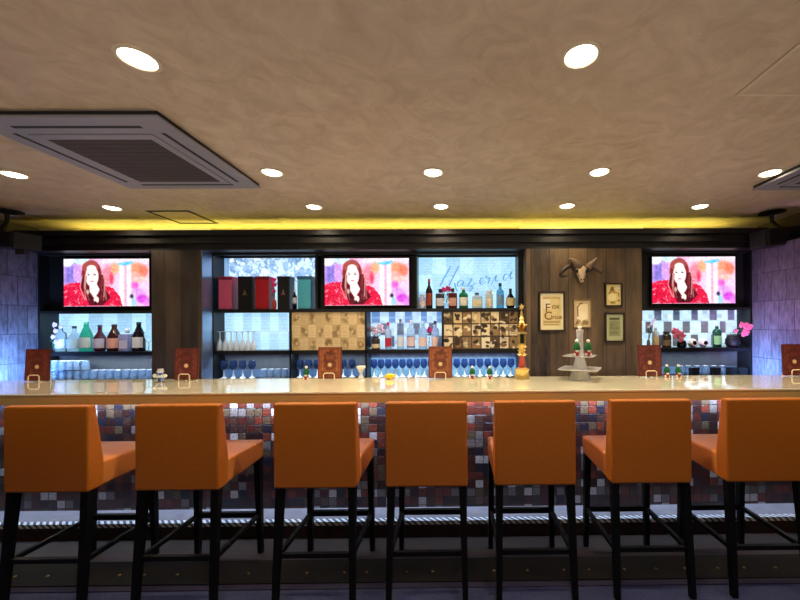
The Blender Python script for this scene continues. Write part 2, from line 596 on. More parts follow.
# ------------------------------------------------------------------ bar counter
cx0, cx1 = -4.29, 3.10
CT = 1.09
bar = thing('bar_counter', 'long bar counter with glossy cream top and mosaic tiled front', 'bar counter', ((cx0 + cx1) / 2, 2.5, 0))
MB().box(cx0, cx1, 2.2, 2.785, CT - .012, CT, bevel=.004).build('worktop', countertop, bar)
MB().box(cx0, cx1, 2.205, 2.783, CT - .068, CT - .012).build('counter_edge', fasciam, bar)
MB().box(cx0, cx1, 2.745, 2.78, 0.0, CT - .068).build('tiled_front', mosaic, bar)
step = MB().box(cx0, cx1, 2.56, 2.745, 0.0, 0.107)
stp = step.build('foot_step', [ledgem], bar)
MB().box(cx0, cx1, 2.545, 2.56, 0.0, 0.085).build('step_riser', floorwood, bar)
MB().box(cx0, cx1, 2.545, 2.585, 0.085, 0.112).build('step_nosing', nosing, bar)

# ------------------------------------------------------------------ back bar: cornice, wood panels
YF = 3.75
co = MB()
for y0, z0, z1 in ((3.60, 2.25, 2.31), (3.565, 2.31, 2.365), (3.585, 2.365, 2.385), (3.54, 2.385, 2.435)):
    co.box(-4.30, 3.12, y0, 3.97, z0, z1)
struct(co.build('trim_3', espresso))
struct(MB().box(-3.01, -2.52, 3.6, YB, 0, 2.25).build('trim_4', darkpanel))
struct(MB().box(0.72, 1.88, 3.6, YB, 0, 2.25).build('trim_5', panelwood))
coveglow = mat('cove_led_diffuser', (250, 240, 150), 0.5, emit=(250, 232, 110), es=0.9)
for a, b, lab in ((X(155, 3.62), X(210, 3.62), 'short yellow light bar on the cornice beside the small black ceiling hatch'),
                  (X(520, 3.62), X(643, 3.62), 'long yellow light bar on the cornice above the horned skull panel')):
    t = thing('cove_light', lab, 'light', ((a + b) / 2, 3.63, 2.435), 'yellow cove light bars')
    MB().box(a, b, 3.60, 3.65, 2.435, 2.474, bevel=.004).build('diffuser', coveglow, t)
    MB().box(a, b, 3.652, 3.675, 2.435, 2.455).build('housing', white, t)


retm = mat('added_blue_grey_strip', (150, 165, 190), 0.28, 0.85, noise=0.2, bscale=9)
struct(MB().box(-2.5198, -2.508, 3.6, 3.749, 0.9, 2.249).build('added_blue_strip', retm))  # strip added on the wood return to pick up the shelves' blue light
# ------------------------------------------------------------------ painted back panels
def pages(w, h, cols, rows, base, alt, jitter=10, lines=True, parity=0, off=0.0, seedalt=None, sketch=None):
    im = Img(w, h, base)
    for r in range(rows):
        for c in range(-1, cols + 1):
            x0 = (c + off) / cols; x1 = x0 + 1 / cols
            y0, y1 = r / rows, (r + 1) / rows
            dark = (c + r + parity) % 2 == 0
            col = np.array(alt if dark else base, float) + RNG.normal(0, jitter)
            im.rect(x0, y0, x1, y1, col)
            if lines:
                for k in range(5):
                    yy = y0 + (y1 - y0) * (k + 1) / 6.2
                    im.rect(x0 + .1 / cols, yy, x1 - random.uniform(.1, .35) / cols, yy + .02 / rows * 2.2, col * 0.86, .75)
            if sketch and dark:
                for k in range(3):
                    im.ell((x0 + x1) / 2 + RNG.normal(0, .12) / cols, (y0 + y1) / 2 + RNG.normal(0, .16) / rows, RNG.uniform(.12, .3) / cols, RNG.uniform(.15, .36) / rows, sketch, RNG.uniform(.35, .9), RNG.uniform(0, 3))
                im.ell((x0 + x1) / 2 + RNG.normal(0, .1) / cols, (y0 + y1) / 2 + RNG.normal(0, .1) / rows, .16 / cols, .14 / rows, base, .8)
            im.rect(x0 - .012 / cols, y0, x0 + .03 / cols, y1, col * 0.8, .5)
        im.rect(0, r / rows, 1, r / rows + .012, np.array(base) * .82, .6)
    return im


SKY = (172, 222, 246)
p_blue = pages(110, 46, 8, 2, SKY, (150, 200, 234), 8)
p_blue.noise(7)
# flower line art behind the gift boxes
p_fl = Img(130, 64, (196, 226, 246))
for k in range(150):
    fx, fy, r = RNG.uniform(.06, 1), RNG.uniform(0, .52), RNG.uniform(.012, .045)
    a0 = RNG.uniform(0, 6)
    if k % 3 == 0:
        p_fl.ell(fx, fy, r * .9, r * 1.7, random.choice([(238, 250, 255), (226, 244, 255), (120, 170, 220)]), .8, a0)
    elif k % 3 == 1:
        p_fl.ell(fx, fy, r * .35, r * 1.8, (92, 146, 206), .75, a0)
    p_fl.line([(fx + r * math.cos(a0 + t * .5), fy + 1.9 * r * math.sin(a0 + t * .5)) for t in range(RNG.integers(4, 9))], RNG.uniform(.003, .007), (64, 112, 176), RNG.uniform(.5, 1))
for k in range(4):
    p_fl.rect(.22 + k * .25, 0, .232 + k * .25, 1, (120, 165, 210), .5)
p_fl.rect(0, 0, 0.05, 1, (70, 120, 180), .7)
p_fl.noise(7)
# sign panel
p_sign = pages(150, 76, 7, 3, (176, 226, 248), (158, 212, 242), 6)
for k in range(26):
    fx, fy = RNG.uniform(0, 1), RNG.uniform(0, .5)
    p_sign.line([(fx, fy), (fx + RNG.uniform(-.05, .05), fy + .08), (fx + RNG.uniform(-.07, .07), fy + .17)], .006, (130, 186, 222), .6)
p_sign.noise(5)


def checker(w, h, xs1, xs2, xs3, ys, light, dark, mid):
    im = Img(w, h, light)
    im.noise(12, (22, 9))
    for xs, (y0, y1), col in zip((xs1, xs2, xs3), ys, (mid, dark, dark)):
        for a, b in xs:
            im.rect(a, y0, b, y1, col)
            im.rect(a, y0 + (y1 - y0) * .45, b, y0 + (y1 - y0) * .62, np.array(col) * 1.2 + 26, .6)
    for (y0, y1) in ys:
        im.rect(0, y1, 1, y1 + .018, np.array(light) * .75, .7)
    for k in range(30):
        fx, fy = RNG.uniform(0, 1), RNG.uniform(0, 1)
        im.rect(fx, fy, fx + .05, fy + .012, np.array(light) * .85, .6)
    im.noise(6)
    return im


def span(v, lo, hi):
    return [((a - lo) / (hi - lo), (b - lo) / (hi - lo)) for a, b in v]


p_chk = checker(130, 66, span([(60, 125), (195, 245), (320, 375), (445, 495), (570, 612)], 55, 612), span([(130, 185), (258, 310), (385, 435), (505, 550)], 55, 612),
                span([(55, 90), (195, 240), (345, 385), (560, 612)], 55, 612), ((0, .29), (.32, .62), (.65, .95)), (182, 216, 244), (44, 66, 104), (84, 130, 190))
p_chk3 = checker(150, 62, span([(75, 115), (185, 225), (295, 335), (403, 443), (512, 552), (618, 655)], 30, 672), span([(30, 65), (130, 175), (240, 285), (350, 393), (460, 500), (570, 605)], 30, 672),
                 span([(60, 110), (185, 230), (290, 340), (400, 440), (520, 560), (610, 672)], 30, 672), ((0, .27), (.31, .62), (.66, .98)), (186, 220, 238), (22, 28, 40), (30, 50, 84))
p_gold = pages(130, 66, 9, 3, (226, 200, 148), (208, 180, 126), 5, sketch=(140, 110, 66))
p_gold.noise(5)
# sepia collage
p_sep = Img(150, 76, (70, 52, 30))
for r in range(3):
    for c in range(8):
        x0, y0 = c / 8, r / 3
        tone = random.choice([(240, 222, 176), (222, 196, 142), (150, 120, 76), (90, 68, 42), (248, 234, 196)])
        p_sep.rect(x0 + .006, y0 + .02, x0 + .119, y0 + .31, tone)
        for k in range(5):
            t2 = random.choice([(60, 42, 24), (250, 236, 200), (160, 126, 80), (40, 28, 16), (244, 226, 184)])
            p_sep.ell(x0 + .06 + RNG.normal(0, .025), y0 + .17 + RNG.normal(0, .07), RNG.uniform(.012, .034), RNG.uniform(.03, .1), t2, .9, RNG.uniform(0, 3))
        if (c + r) % 4 == 0:
            for k in range(6):
                p_sep.rect(x0 + .02, y0 + .05 + k * .04, x0 + .1, y0 + .062 + k * .04, (50, 36, 20), .8)
p_sep.noise(8)
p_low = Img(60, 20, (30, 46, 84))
p_low.rect(0, .3, 1, 1, (84, 142, 204)); p_low.rect(0, .62, 1, 1, (128, 186, 232))  # blue shelf light painted as bands, brightest at the bottom
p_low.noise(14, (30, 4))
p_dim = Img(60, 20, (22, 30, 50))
p_dim.rect(0, .7, 1, 1, (70, 112, 166))  # lower band painted lighter for the blue shelf light
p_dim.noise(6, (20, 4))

# ------------------------------------------------------------------ televisions
TVW, TVH = 132, 74


def tv_picture():
    im = Img(TVW, TVH, (246, 196, 226))
    im.rect(0, 0, .2, .62, (186, 150, 226)); im.rect(.03, .06, .12, .5, (120, 110, 205), .75)
    im.ell(.04, .05, .08, .12, (240, 236, 250)); im.ell(.16, .3, .05, .3, (216, 160, 230), .8)
    im.ell(.2, .04, .1, .08, (205, 238, 246), .9); im.rect(.45, 0, 1, .1, (252, 226, 240), .9)
    for cx, cy, rx, ry, c in ((.52, .34, .07, .2, (240, 130, 150)), (.6, .2, .05, .12, (248, 170, 120)), (.5, .55, .06, .1, (250, 160, 190)), (.56, .42, .025, .12, (230, 60, 90)),
                              (.85, .2, .09, .12, (248, 150, 110)), (.93, .26, .06, .13, (244, 120, 90)), (.82, .38, .08, .1, (250, 170, 160)), (.9, .45, .09, .07, (250, 200, 190)),
                              (.83, .56, .05, .07, (230, 90, 200)), (.95, .6, .07, .12, (250, 200, 240)), (.87, .72, .08, .1, (214, 150, 236)), (.92, .85, .07, .09, (206, 60, 214)), (.8, .84, .04, .12, (236, 220, 250)),
                              (.81, .92, .04, .1, (150, 210, 226)), (.98, .93, .05, .1, (226, 130, 230))):
        im.ell(cx, cy, rx, ry, c, .9, soft=.5)
    im.rect(.65, .13, .705, 1, (254, 240, 246)); im.rect(.735, .13, .79, 1, (254, 232, 240)); im.rect(.705, .13, .735, .95, (240, 150, 180), .6)
    im.poly([(.61, .1), (.8, .05), (.82, .09), (.74, .14), (.64, .13)], (90, 196, 236))
    im.ell(.795, .79, .02, .045, (44, 22, 70))
    for _ in range(3):
        b = im.a.copy()
        b[1:-1, 1:-1] = (im.a[:-2, 1:-1] + im.a[2:, 1:-1] + im.a[1:-1, :-2] + im.a[1:-1, 2:] + im.a[1:-1, 1:-1] * 2) / 6
        im.a = b
    im.noise(9, (44, 26))
    # shaggy red coat
    im.poly([(0, .56), (.1, .5), (.24, .5), (.3, .58), (.46, .56), (.58, .62), (.66, .8), (.69, 1), (0, 1)], (222, 26, 66))
    for k in range(190):
        fx, fy = RNG.uniform(0, .68), RNG.uniform(.5, 1)
        if .24 < fx < .48:
            continue
        if fx > .5 and fy < .55 + (fx - .5) * 1.6:
            continue
        im.line([(fx, fy), (fx + RNG.normal(0, .018), fy + RNG.uniform(.01, .05))], .005, random.choice([(255, 110, 140), (190, 6, 44), (255, 190, 205), (236, 50, 90), (160, 0, 30)]), .85)
    # hair, neck, face
    im.ell(.325, .33, .118, .3, (136, 40, 42)); im.ell(.31, .17, .095, .12, (168, 76, 70))
    im.poly([(.21, .36), (.2, .55), (.26, .8), (.3, .98), (.46, .98), (.55, .82), (.48, .62), (.46, .34)], (96, 18, 34))
    im.poly([(.3, .52), (.385, .52), (.42, .66), (.36, .84), (.3, .68)], (250, 226, 226))
    im.ell(.33, .37, .077, .215, (252, 238, 236)); im.ell(.325, .2, .055, .07, (250, 232, 228))
    for k in range(14):
        x0 = random.choice([.235, .25, .27, .42, .44, .46]) + RNG.normal(0, .012)
        im.line([(x0, .36), (x0 + RNG.normal(0, .012), .6), (x0 + RNG.normal(.03, .03), .86)], .005, random.choice([(60, 6, 22), (150, 60, 60), (190, 110, 96), (236, 190, 180)]), .75)
    for ex in (.292, .362):
        im.ell(ex, .335, .014, .016, (96, 66, 80)); im.line([(ex - .016, .3), (ex + .014, .295)], .003, (140, 96, 96), .7)
    im.line([(.328, .36), (.322, .42), (.332, .43)], .003, (226, 186, 186), .9)
    im.ell(.33, .475, .022, .016, (216, 110, 130))
    im.ell(.38, .86, .03, .07, (245, 226, 214)); im.ell(.31, .82, .02, .05, (70, 12, 26)); im.ell(.37, .93, .015, .04, (46, 10, 20)); im.ell(.28, .7, .014, .05, (214, 170, 150))
    im.noise(4)
    return im


tvimg = tv_picture()
tvmesh = None
for pxc, pyc, lab in ((106.2, 282.5, 'wall-mounted television above the green and brown bottles, beside the dark page wall'),
                      (366.8, 281.8, 'wall-mounted television in the middle of the back bar, beside the gift boxes'),
                      (694, 280, 'wall-mounted television past the horned skull, above the pink flowers')):
    c = at(pxc, pyc, 3.79)
    t = thing('television', lab, 'television', (c.x, 3.83, c.z - .27), 'televisions showing a woman in red')
    w, h = .442, .2475
    MB().box(c.x - w - .012, c.x + w + .012, 3.795, 3.838, c.z - h - .018, c.z + h + .012, bevel=.004).build('casing', blackgloss, t)
    if tvmesh is None:
        s = tvimg.mesh('screen', (c.x - w, 3.7945, c.z + h), (2 * w, 0, 0), (0, 0, -2 * h), tvmat, t)
        tvmesh = s
    else:
        s = tvmesh.copy(); C.objects.link(s); s.parent = t
    s['label'] = 'glowing picture of a long haired woman in a red shaggy coat'
    MB().box(c.x - .07, c.x + .07, 3.838, 3.84, c.z - .1, c.z + .1).build('mount', blackmatte, t)

# ------------------------------------------------------------------ display cabinets
R3B, R3T, R2B, R2T, R1B, R1T = 0.94, 1.195, 1.235, 1.635, 1.665, 2.228
YP = 3.93


def carcass(t, x0, x1, sidew=.03):
    m = MB()
    m.box(x0, x1, YF + .0, YB - .001, 0, R3B - .03)                   # base cupboard
    m.box(x0, x1, YP + .012, YB - .001, R3B - .03, 2.249)             # back board
    return m.build('carcass', black, t)


# left unit
xa, xb = -4.299, -3.011
cabL = thing('display_cabinet', 'black back-bar cabinet with television and bottle shelf by the blue page wall', 'cabinet', ((xa + xb) / 2, 3.9, 0), 'black back bar cabinets')
carcass(cabL, xa, xb)
MB().box(xa, xa + .02, YF, YP + .012, R3B - .03, 2.249).build('side_panel', black, cabL)
MB().box(xb - .02, xb, YF, YP + .012, R3B - .03, 2.249).build('side_panel', black, cabL)
MB().box(xa + .02, xb - .02, 3.84, YP + .012, R2T + .02, 2.249).box(xa + .02, xb - .02, YF + .012, 3.84, R2T + .02, R1B - .008).box(xa + .02, xb - .02, YF, YF + .012, R2T, R1B - .008).box(xa + .02, xb - .02, YF, 3.84, R1T + .008, 2.249).build('television_recess', blackmatte, cabL)
MB().box(xa + .02, xb - .02, YF, YP, R3T + .02, R2B).box(xa + .02, xb - .02, YF, YF + .012, R3T, R3T + .02).build('shelf', black, cabL)
MB().box(xa + .02, xb - .02, YF, YP + .012, R3B - .03, R3B).build('bottom_shelf', black, cabL)
p_blue.mesh('lit_back_panel', (xa + .02, YP, R2T), (xb - xa - .04, 0, 0), (0, 0, R2B - R2T), litpage, cabL)
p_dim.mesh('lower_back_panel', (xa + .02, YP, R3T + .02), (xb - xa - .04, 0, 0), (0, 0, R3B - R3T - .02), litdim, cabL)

# centre unit
xa, xb = -2.519, 0.719
cabC = thing('display_cabinet', 'wide black back-bar cabinet with gift boxes, television, bottles and glasses', 'cabinet', ((xa + xb) / 2, 3.9, 0), 'black back bar cabinets')
carcass(cabC, xa, xb)
d1, d2, d3 = X(290, YF), X(365.8, YF), X(442.6, YF)
v1, v2 = X(316.5, YF), X(416.5, YF)
e0, e1 = xa + .02, X(518.5, YF)
MB().box(xa, e0, YF, YP + .012, R3B - .03, 2.249).build('side_panel', black, cabC)
MB().box(e1, xb, YF, YP + .012, R3B - .03, 2.249).build('side_panel', black, cabC)
for d in (d1, d2, d3):
    MB().box(d - .01, d + .01, YF, YP, R3B, R2T).build('divider', black, cabC)
MB().box(v1 - .012, v1 + .012, YF, YP, R1B, R1T).build('divider', black, cabC)
MB().box(v2 - .008, v2 + .008, YF, YP, R1B, R1T).build('divider', black, cabC)
MB().box(e0, e1, YF, YP, R3T + .02, R2B).box(e0, e1, YF, YF + .012, R3T, R3T + .02).build('shelf', black, cabC)
MB().box(e0, e1, YF, YP, R2T + .02, R1B).box(e0, e1, YF, YF + .012, R2T, R2T + .02).build('shelf', black, cabC)
MB().box(e0, e1, YF, YP + .012, R1T + .02, 2.249).box(e0, e1, YF, YF + .012, R1T, R1T + .02).build('top_rail', black, cabC)
MB().box(e0, e1, YF, YP + .012, R3B - .03, R3B).build('bottom_shelf', black, cabC)
MB().box(v1 + .012, v2 - .008, 3.84, YP, R1B, R1T).build('television_recess', blackmatte, cabC)
p_fl.mesh('lit_flower_panel', (e0, YP, R1T), (v1 - .012 - e0, 0, 0), (0, 0, R1B - R1T), litpage, cabC)
signp = p_sign.mesh('lit_sign_panel', (v2 + .008, YP, R1T), (e1 - v2 - .008, 0, 0), (0, 0, R1B - R1T), litpage, cabC)
p_blue.mesh('lit_back_panel', (e0, YP, R2T), (d1 - .01 - e0, 0, 0), (0, 0, R2B - R2T), litpage, cabC)
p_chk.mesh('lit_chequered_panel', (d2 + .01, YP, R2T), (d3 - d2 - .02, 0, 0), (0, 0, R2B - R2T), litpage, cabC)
gd = MB().box(d1 + .01, d2 - .01, 3.765, 3.785, R2B, R2T).build('page_door', blackmatte, cabC)
o = p_gold.mesh('door_print', (d1 + .012, 3.7645, R2T - .002), (d2 - d1 - .024, 0, 0), (0, 0, R2B - R2T + .004), printm, gd)
o['label'] = 'gold print of small sketched portraits'
sd = MB().box(d3 + .01, e1, 3.765, 3.785, R2B, R2T).build('page_door', blackmatte, cabC)
o = p_sep.mesh('door_print', (d3 + .012, 3.7645, R2T - .002), (e1 - d3 - .014, 0, 0), (0, 0, R2B - R2T + .004), printm, sd)
o['label'] = 'sepia collage of old photographs'
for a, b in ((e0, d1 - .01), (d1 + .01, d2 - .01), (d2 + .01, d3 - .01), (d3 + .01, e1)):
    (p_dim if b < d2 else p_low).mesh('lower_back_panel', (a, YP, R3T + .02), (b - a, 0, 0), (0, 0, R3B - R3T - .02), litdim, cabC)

# script lettering on the lit sign panel (pen strokes traced as flat ribbons)
SC = mat('blue_script_paint', (70, 128, 176), 0.5, noise=0.1, emit=(104, 160, 204), es=0.75)  # emission added so the script glows like the panel behind
strokes = [
    [(172, 98), (150, 140), (120, 190), (95, 240), (84, 262)],
    [(243, 92), (220, 135), (192, 190), (170, 236), (160, 258)],
    [(118, 186), (150, 178), (195, 174), (205, 172)],
    [(205, 235), (214, 262), (222, 290), (236, 306)],
    [(282, 222), (262, 214), (240, 226), (230, 250), (240, 264), (262, 250), (282, 222), (276, 250), (284, 262), (304, 250)],
    [(318, 205), (352, 200), (330, 240), (316, 262), (344, 258), (356, 280), (332, 306), (330, 282), (372, 246), (392, 236)],
    [(416, 238), (446, 220), (450, 198), (432, 196), (420, 222), (426, 246), (450, 240), (474, 218)],
    [(500, 196), (478, 176), (472, 190), (490, 200), (502, 190), (498, 214), (486, 240)],
    [(520, 246), (534, 214), (548, 184), (560, 172), (552, 198), (556, 222), (574, 214)],
    [(664, 170), (640, 160), (620, 180), (618, 206), (634, 212), (656, 192), (672, 160), (690, 136), (676, 176), (682, 202), (700, 190)],
]


def smooth_path(p, n=6):
    out = []
    for i in range(len(p) - 1):
        p0, p1, p2, p3 = p[max(i - 1, 0)], p[i], p[i + 1], p[min(i + 2, len(p) - 1)]
        for k in range(n):
            t = k / n
            out.append(tuple(0.5 * ((2 * p1[j]) + (-p0[j] + p2[j]) * t + (2 * p0[j] - 5 * p1[j] + 4 * p2[j] - p3[j]) * t * t + (-p0[j] + 3 * p1[j] - 3 * p2[j] + p3[j]) * t ** 3) for j in range(2)))
    out.append(tuple(p[-1]))
    return out


sm = MB()
for s in strokes:
    pts = [at(430 + a / 8.42, 255 + b / 8.42, YP - .004) for a, b in smooth_path(s)]
    L = len(pts)
    vs, fs = [], []
    for i, p in enumerate(pts):
        tg = (pts[min(i + 1, L - 1)] - pts[max(i - 1, 0)])
        tg.y = 0; tg.normalize()
        wd = .0032 + .0042 * max(0, -tg.z)
        n = Vector((-tg.z, 0, tg.x)) * wd
        vs += [p + n, p - n]
        if i:
            fs.append((2 * i - 2, 2 * i - 1, 2 * i + 1, 2 * i))
    sm.add(vs, fs)
so = sm.build('script_lettering', SC, signp)

# right unit
xa, xb = 1.881, 3.119
cabR = thing('display_cabinet', 'black back-bar cabinet with television and chequered flower shelf past the skull', 'cabinet', ((xa + xb) / 2, 3.9, 0), 'black back bar cabinets')
carcass(cabR, xa, xb)
xi = X(741, YP)
MB().box(xa, xa + .02, YF, YP + .012, R3B - .03, 2.249).build('side_panel', black, cabR)
MB().box(xb - .02, xb, YF, YP + .012, R3B - .03, 2.249).build('side_panel', black, cabR)
MB().box(xa + .02, xb - .02, 3.84, YP + .012, R2T + .02, 2.249).box(xa + .02, xb - .02, YF + .012, 3.84, R2T + .02, R1B - .008).box(xa + .02, xb - .02, YF, YF + .012, R2T, R1B - .008).box(xa + .02, xb - .02, YF, 3.84, R1T + .008, 2.249).build('television_recess', blackmatte, cabR)
MB().box(xa + .02, xb - .02, YF, YP, R3T + .02, R2B).box(xa + .02, xb - .02, YF, YF + .012, R3T, R3T + .02).build('shelf', black, cabR)
MB().box(xa + .02, xb - .02, YF, YP + .012, R3B - .03, R3B).build('bottom_shelf', black, cabR)
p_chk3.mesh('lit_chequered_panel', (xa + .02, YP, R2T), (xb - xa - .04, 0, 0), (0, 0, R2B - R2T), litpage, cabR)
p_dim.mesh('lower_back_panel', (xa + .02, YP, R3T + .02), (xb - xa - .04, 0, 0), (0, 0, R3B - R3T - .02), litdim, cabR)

# ------------------------------------------------------------------ bar chairs
CHB = 0.615       # underside of seat
CHT = 1.075       # top of backrest


def rounded(vs_profile, x0, x1, bev):
    """prism of a y-z outline between x0 and x1 with bevelled edges"""
    bm = bmesh.new()
    a = [bm.verts.new((x0, y, z)) for y, z in vs_profile]
    b = [bm.verts.new((x1, y, z)) for y, z in vs_profile]
    n = len(a)
    bm.faces.new(a); bm.faces.new(b[::-1])
    for i in range(n):
        bm.faces.new((a[i], b[i], b[(i + 1) % n], a[(i + 1) % n]))
    bmesh.ops.recalc_face_normals(bm, faces=bm.faces)
    bmesh.ops.bevel(bm, geom=list(bm.edges), offset=bev, segments=3, affect='EDGES', profile=0.55)
    return bm


def wn(o):
    md = o.modifiers.new('weighted', 'WEIGHTED_NORMAL')
    md.keep_sharp = False
    return o


chairs = [(-.0, 45, 1.93), (0, 176, 1.94), (0, 314.5, 1.95), (0, 426.5, 1.955), (0, 535.5, 1.96), (0, 652, 1.97), (0, 767.5, 1.975)]
chlab = ['orange bar chair facing the counter end nearest the blue page wall',
         'orange bar chair second from the blue page wall, near the clear glass snowman ornament',
         'orange bar chair in front of the brown menu beneath the gold page door',
         'orange bar chair straight in front of the yellow dish and tooled brown menu',
         'orange bar chair in front of the golden tower ornament',
         'orange bar chair beside the tiered clear stand, in front of the red menu',
         'orange bar chair at the counter end by the purple page wall']
ch0 = None
for (rz, pxc, yy), lab in zip(chairs, chlab):
    loc = (X(pxc, yy, 445), yy + .235, 0)
    if ch0 is None:
        ch0 = thing('bar_chair', lab, 'chair', loc, 'orange bar chairs along the counter')
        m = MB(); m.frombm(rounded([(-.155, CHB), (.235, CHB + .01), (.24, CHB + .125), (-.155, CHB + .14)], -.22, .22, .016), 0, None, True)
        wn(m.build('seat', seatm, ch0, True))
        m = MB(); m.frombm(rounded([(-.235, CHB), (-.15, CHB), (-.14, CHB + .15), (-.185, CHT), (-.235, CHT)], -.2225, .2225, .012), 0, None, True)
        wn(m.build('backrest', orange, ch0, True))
        for sx in (-1, 1):
            for sy in (-1, 1):
                x, y = sx * .196, (-.205 if sy < 0 else .205)
                ex, ey = sx * .206, (-.255 if sy < 0 else .215)
                m = MB()
                vs = []
                for (qx, qy, qz, r) in ((ex, ey, 0.001, .0145), (x, y, CHB + .02, .02)):
                    vs += [(qx - r, qy - r, qz), (qx + r, qy - r, qz), (qx + r, qy + r, qz), (qx - r, qy + r, qz)]
                m.add(vs, [(3, 2, 1, 0), (4, 5, 6, 7), (0, 1, 5, 4), (1, 2, 6, 5), (2, 3, 7, 6), (3, 0, 4, 7)])
                m.build('leg', legm, ch0, True)
        MB().box(-.2, .2, .2, .226, .235, .268).build('footrest', legm, ch0, True)
        for sx in (-1, 1):
            MB().box(sx * .2 - .011, sx * .2 + .011, -.225, .205, .24, .264).build('stretcher', legm, ch0, True)
        MB().box(-.2, .2, -.236, -.214, .24, .264).build('stretcher', legm, ch0, True)
    else:
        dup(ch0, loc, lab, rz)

# ------------------------------------------------------------------ menus on the counter
def menu_cover(base, edge, dark):
    im = Img(40, 54, base)
    im.noise(9, (9, 12))
    im.rect(0, 0, .07, 1, edge); im.rect(.93, 0, 1, 1, edge); im.rect(0, 0, 1, .05, edge); im.rect(0, .96, 1, 1, edge)
    im.line([(.14, .08), (.86, .08), (.86, .93), (.14, .93), (.14, .08)], .014, dark, .6)
    im.ell(.5, .33, .24, .2, dark, .75); im.ell(.5, .33, .16, .12, base, .7); im.ell(.5, .2, .12, .07, dark, .8)
    for k in range(9):
        a = k * 2 * PI / 9
        im.ell(.5 + .27 * math.cos(a), .35 + .22 * math.sin(a), .05, .04, dark, .7)
    im.ell(.5, .55, .27, .17, dark, .65)
    im.ell(.5, .56, .09, .065, (226, 186, 140))
    im.rect(.2, .78, .8, .92, dark, .35)
    im.noise(4)
    return im


cv_bright = menu_cover((150, 84, 48), (116, 52, 34), (92, 40, 24))
cv_dark = menu_cover((112, 44, 36), (88, 28, 26), (78, 22, 20))
menus = [(39, 26, 381, cv_dark, 'dark red menu on wire stand in front of the blue page wall'),
         (187.5, 24, 379, cv_dark, 'dark red menu on wire stand in front of the dark wood panel'),
         (330.5, 24.5, 378.5, cv_bright, 'brown tooled menu on wire stand below the gold page door'),
         (440.5, 23.5, 377.5, cv_bright, 'brown tooled menu on wire stand beside the yellow dish, below the sepia door'),
         (649, 23.5, 375.5, cv_dark, 'red-brown menu on wire stand beside two gnomes, below the skull panel edge'),
         (793, 23.5, 374.5, cv_dark, 'red-brown menu on wire stand at counter end by purple page wall')]
boardm = mat('menu_board_edge', (84, 38, 28), 0.6, noise=0.2)
m0 = None
for px, w, py, cv, lab in menus:
    Y = 2.715
    c = at(px, py, Y)
    t = thing('menu_stand', lab, 'menu', (c.x, Y, CT), 'menus standing on the counter')
    hw, hh = .088, .235
    th = math.radians(3)
    up = Vector((0, math.sin(th), math.cos(th)))
    nrm = Vector((0, -math.cos(th), math.sin(th)))
    b0 = Vector((c.x, Y - .012, CT + .006))
    M = Matrix.Translation(b0) @ Matrix.Rotation(-th, 4, 'X')
    m = MB(); m.box(-hw, hw, -.006, .006, 0, hh, 0, M, .002)
    bd = m.build('menu_board', boardm, t)
    p00 = b0 + up * hh + nrm * .0065 + Vector((-hw, 0, 0))
    cv.mesh('cover_print', p00, (2 * hw, 0, 0), up * -hh, leatherprint, bd)
    m = MB()
    zb = CT + .0035
    yf = Y - .034
    q = .04
    ptsw = [(c.x - q, yf, zb), (c.x - q, yf, CT + .04), (c.x - q + .012, yf, CT + .05), (c.x + q - .012, yf, CT + .05), (c.x + q, yf, CT + .04), (c.x + q, yf, zb)]
    m.tube(ptsw, .0035)
    for sx in (-q, q):
        m.tube([(c.x + sx, yf, zb), (c.x + sx, Y + .045, zb), (c.x + sx, Y + .032, CT + .11)], .003)
    m.build('wire_stand', cream, t)


# ------------------------------------------------------------------ small items
def lab_mat(c):
    k = 'paper_label_%d_%d_%d' % tuple(c)
    return MATS.get(k) or mat(k, c, 0.6, noise=0.08, bscale=90)


def gl_mat(c, tr):
    k = 'bottle_glass_%d_%d_%d_%d' % (*c, int(tr * 100))
    return MATS.get(k) or mat(k, c, 0.05, trans=tr, ior=1.2 if tr > .5 else 1.45, noise=0.03, bscale=4)


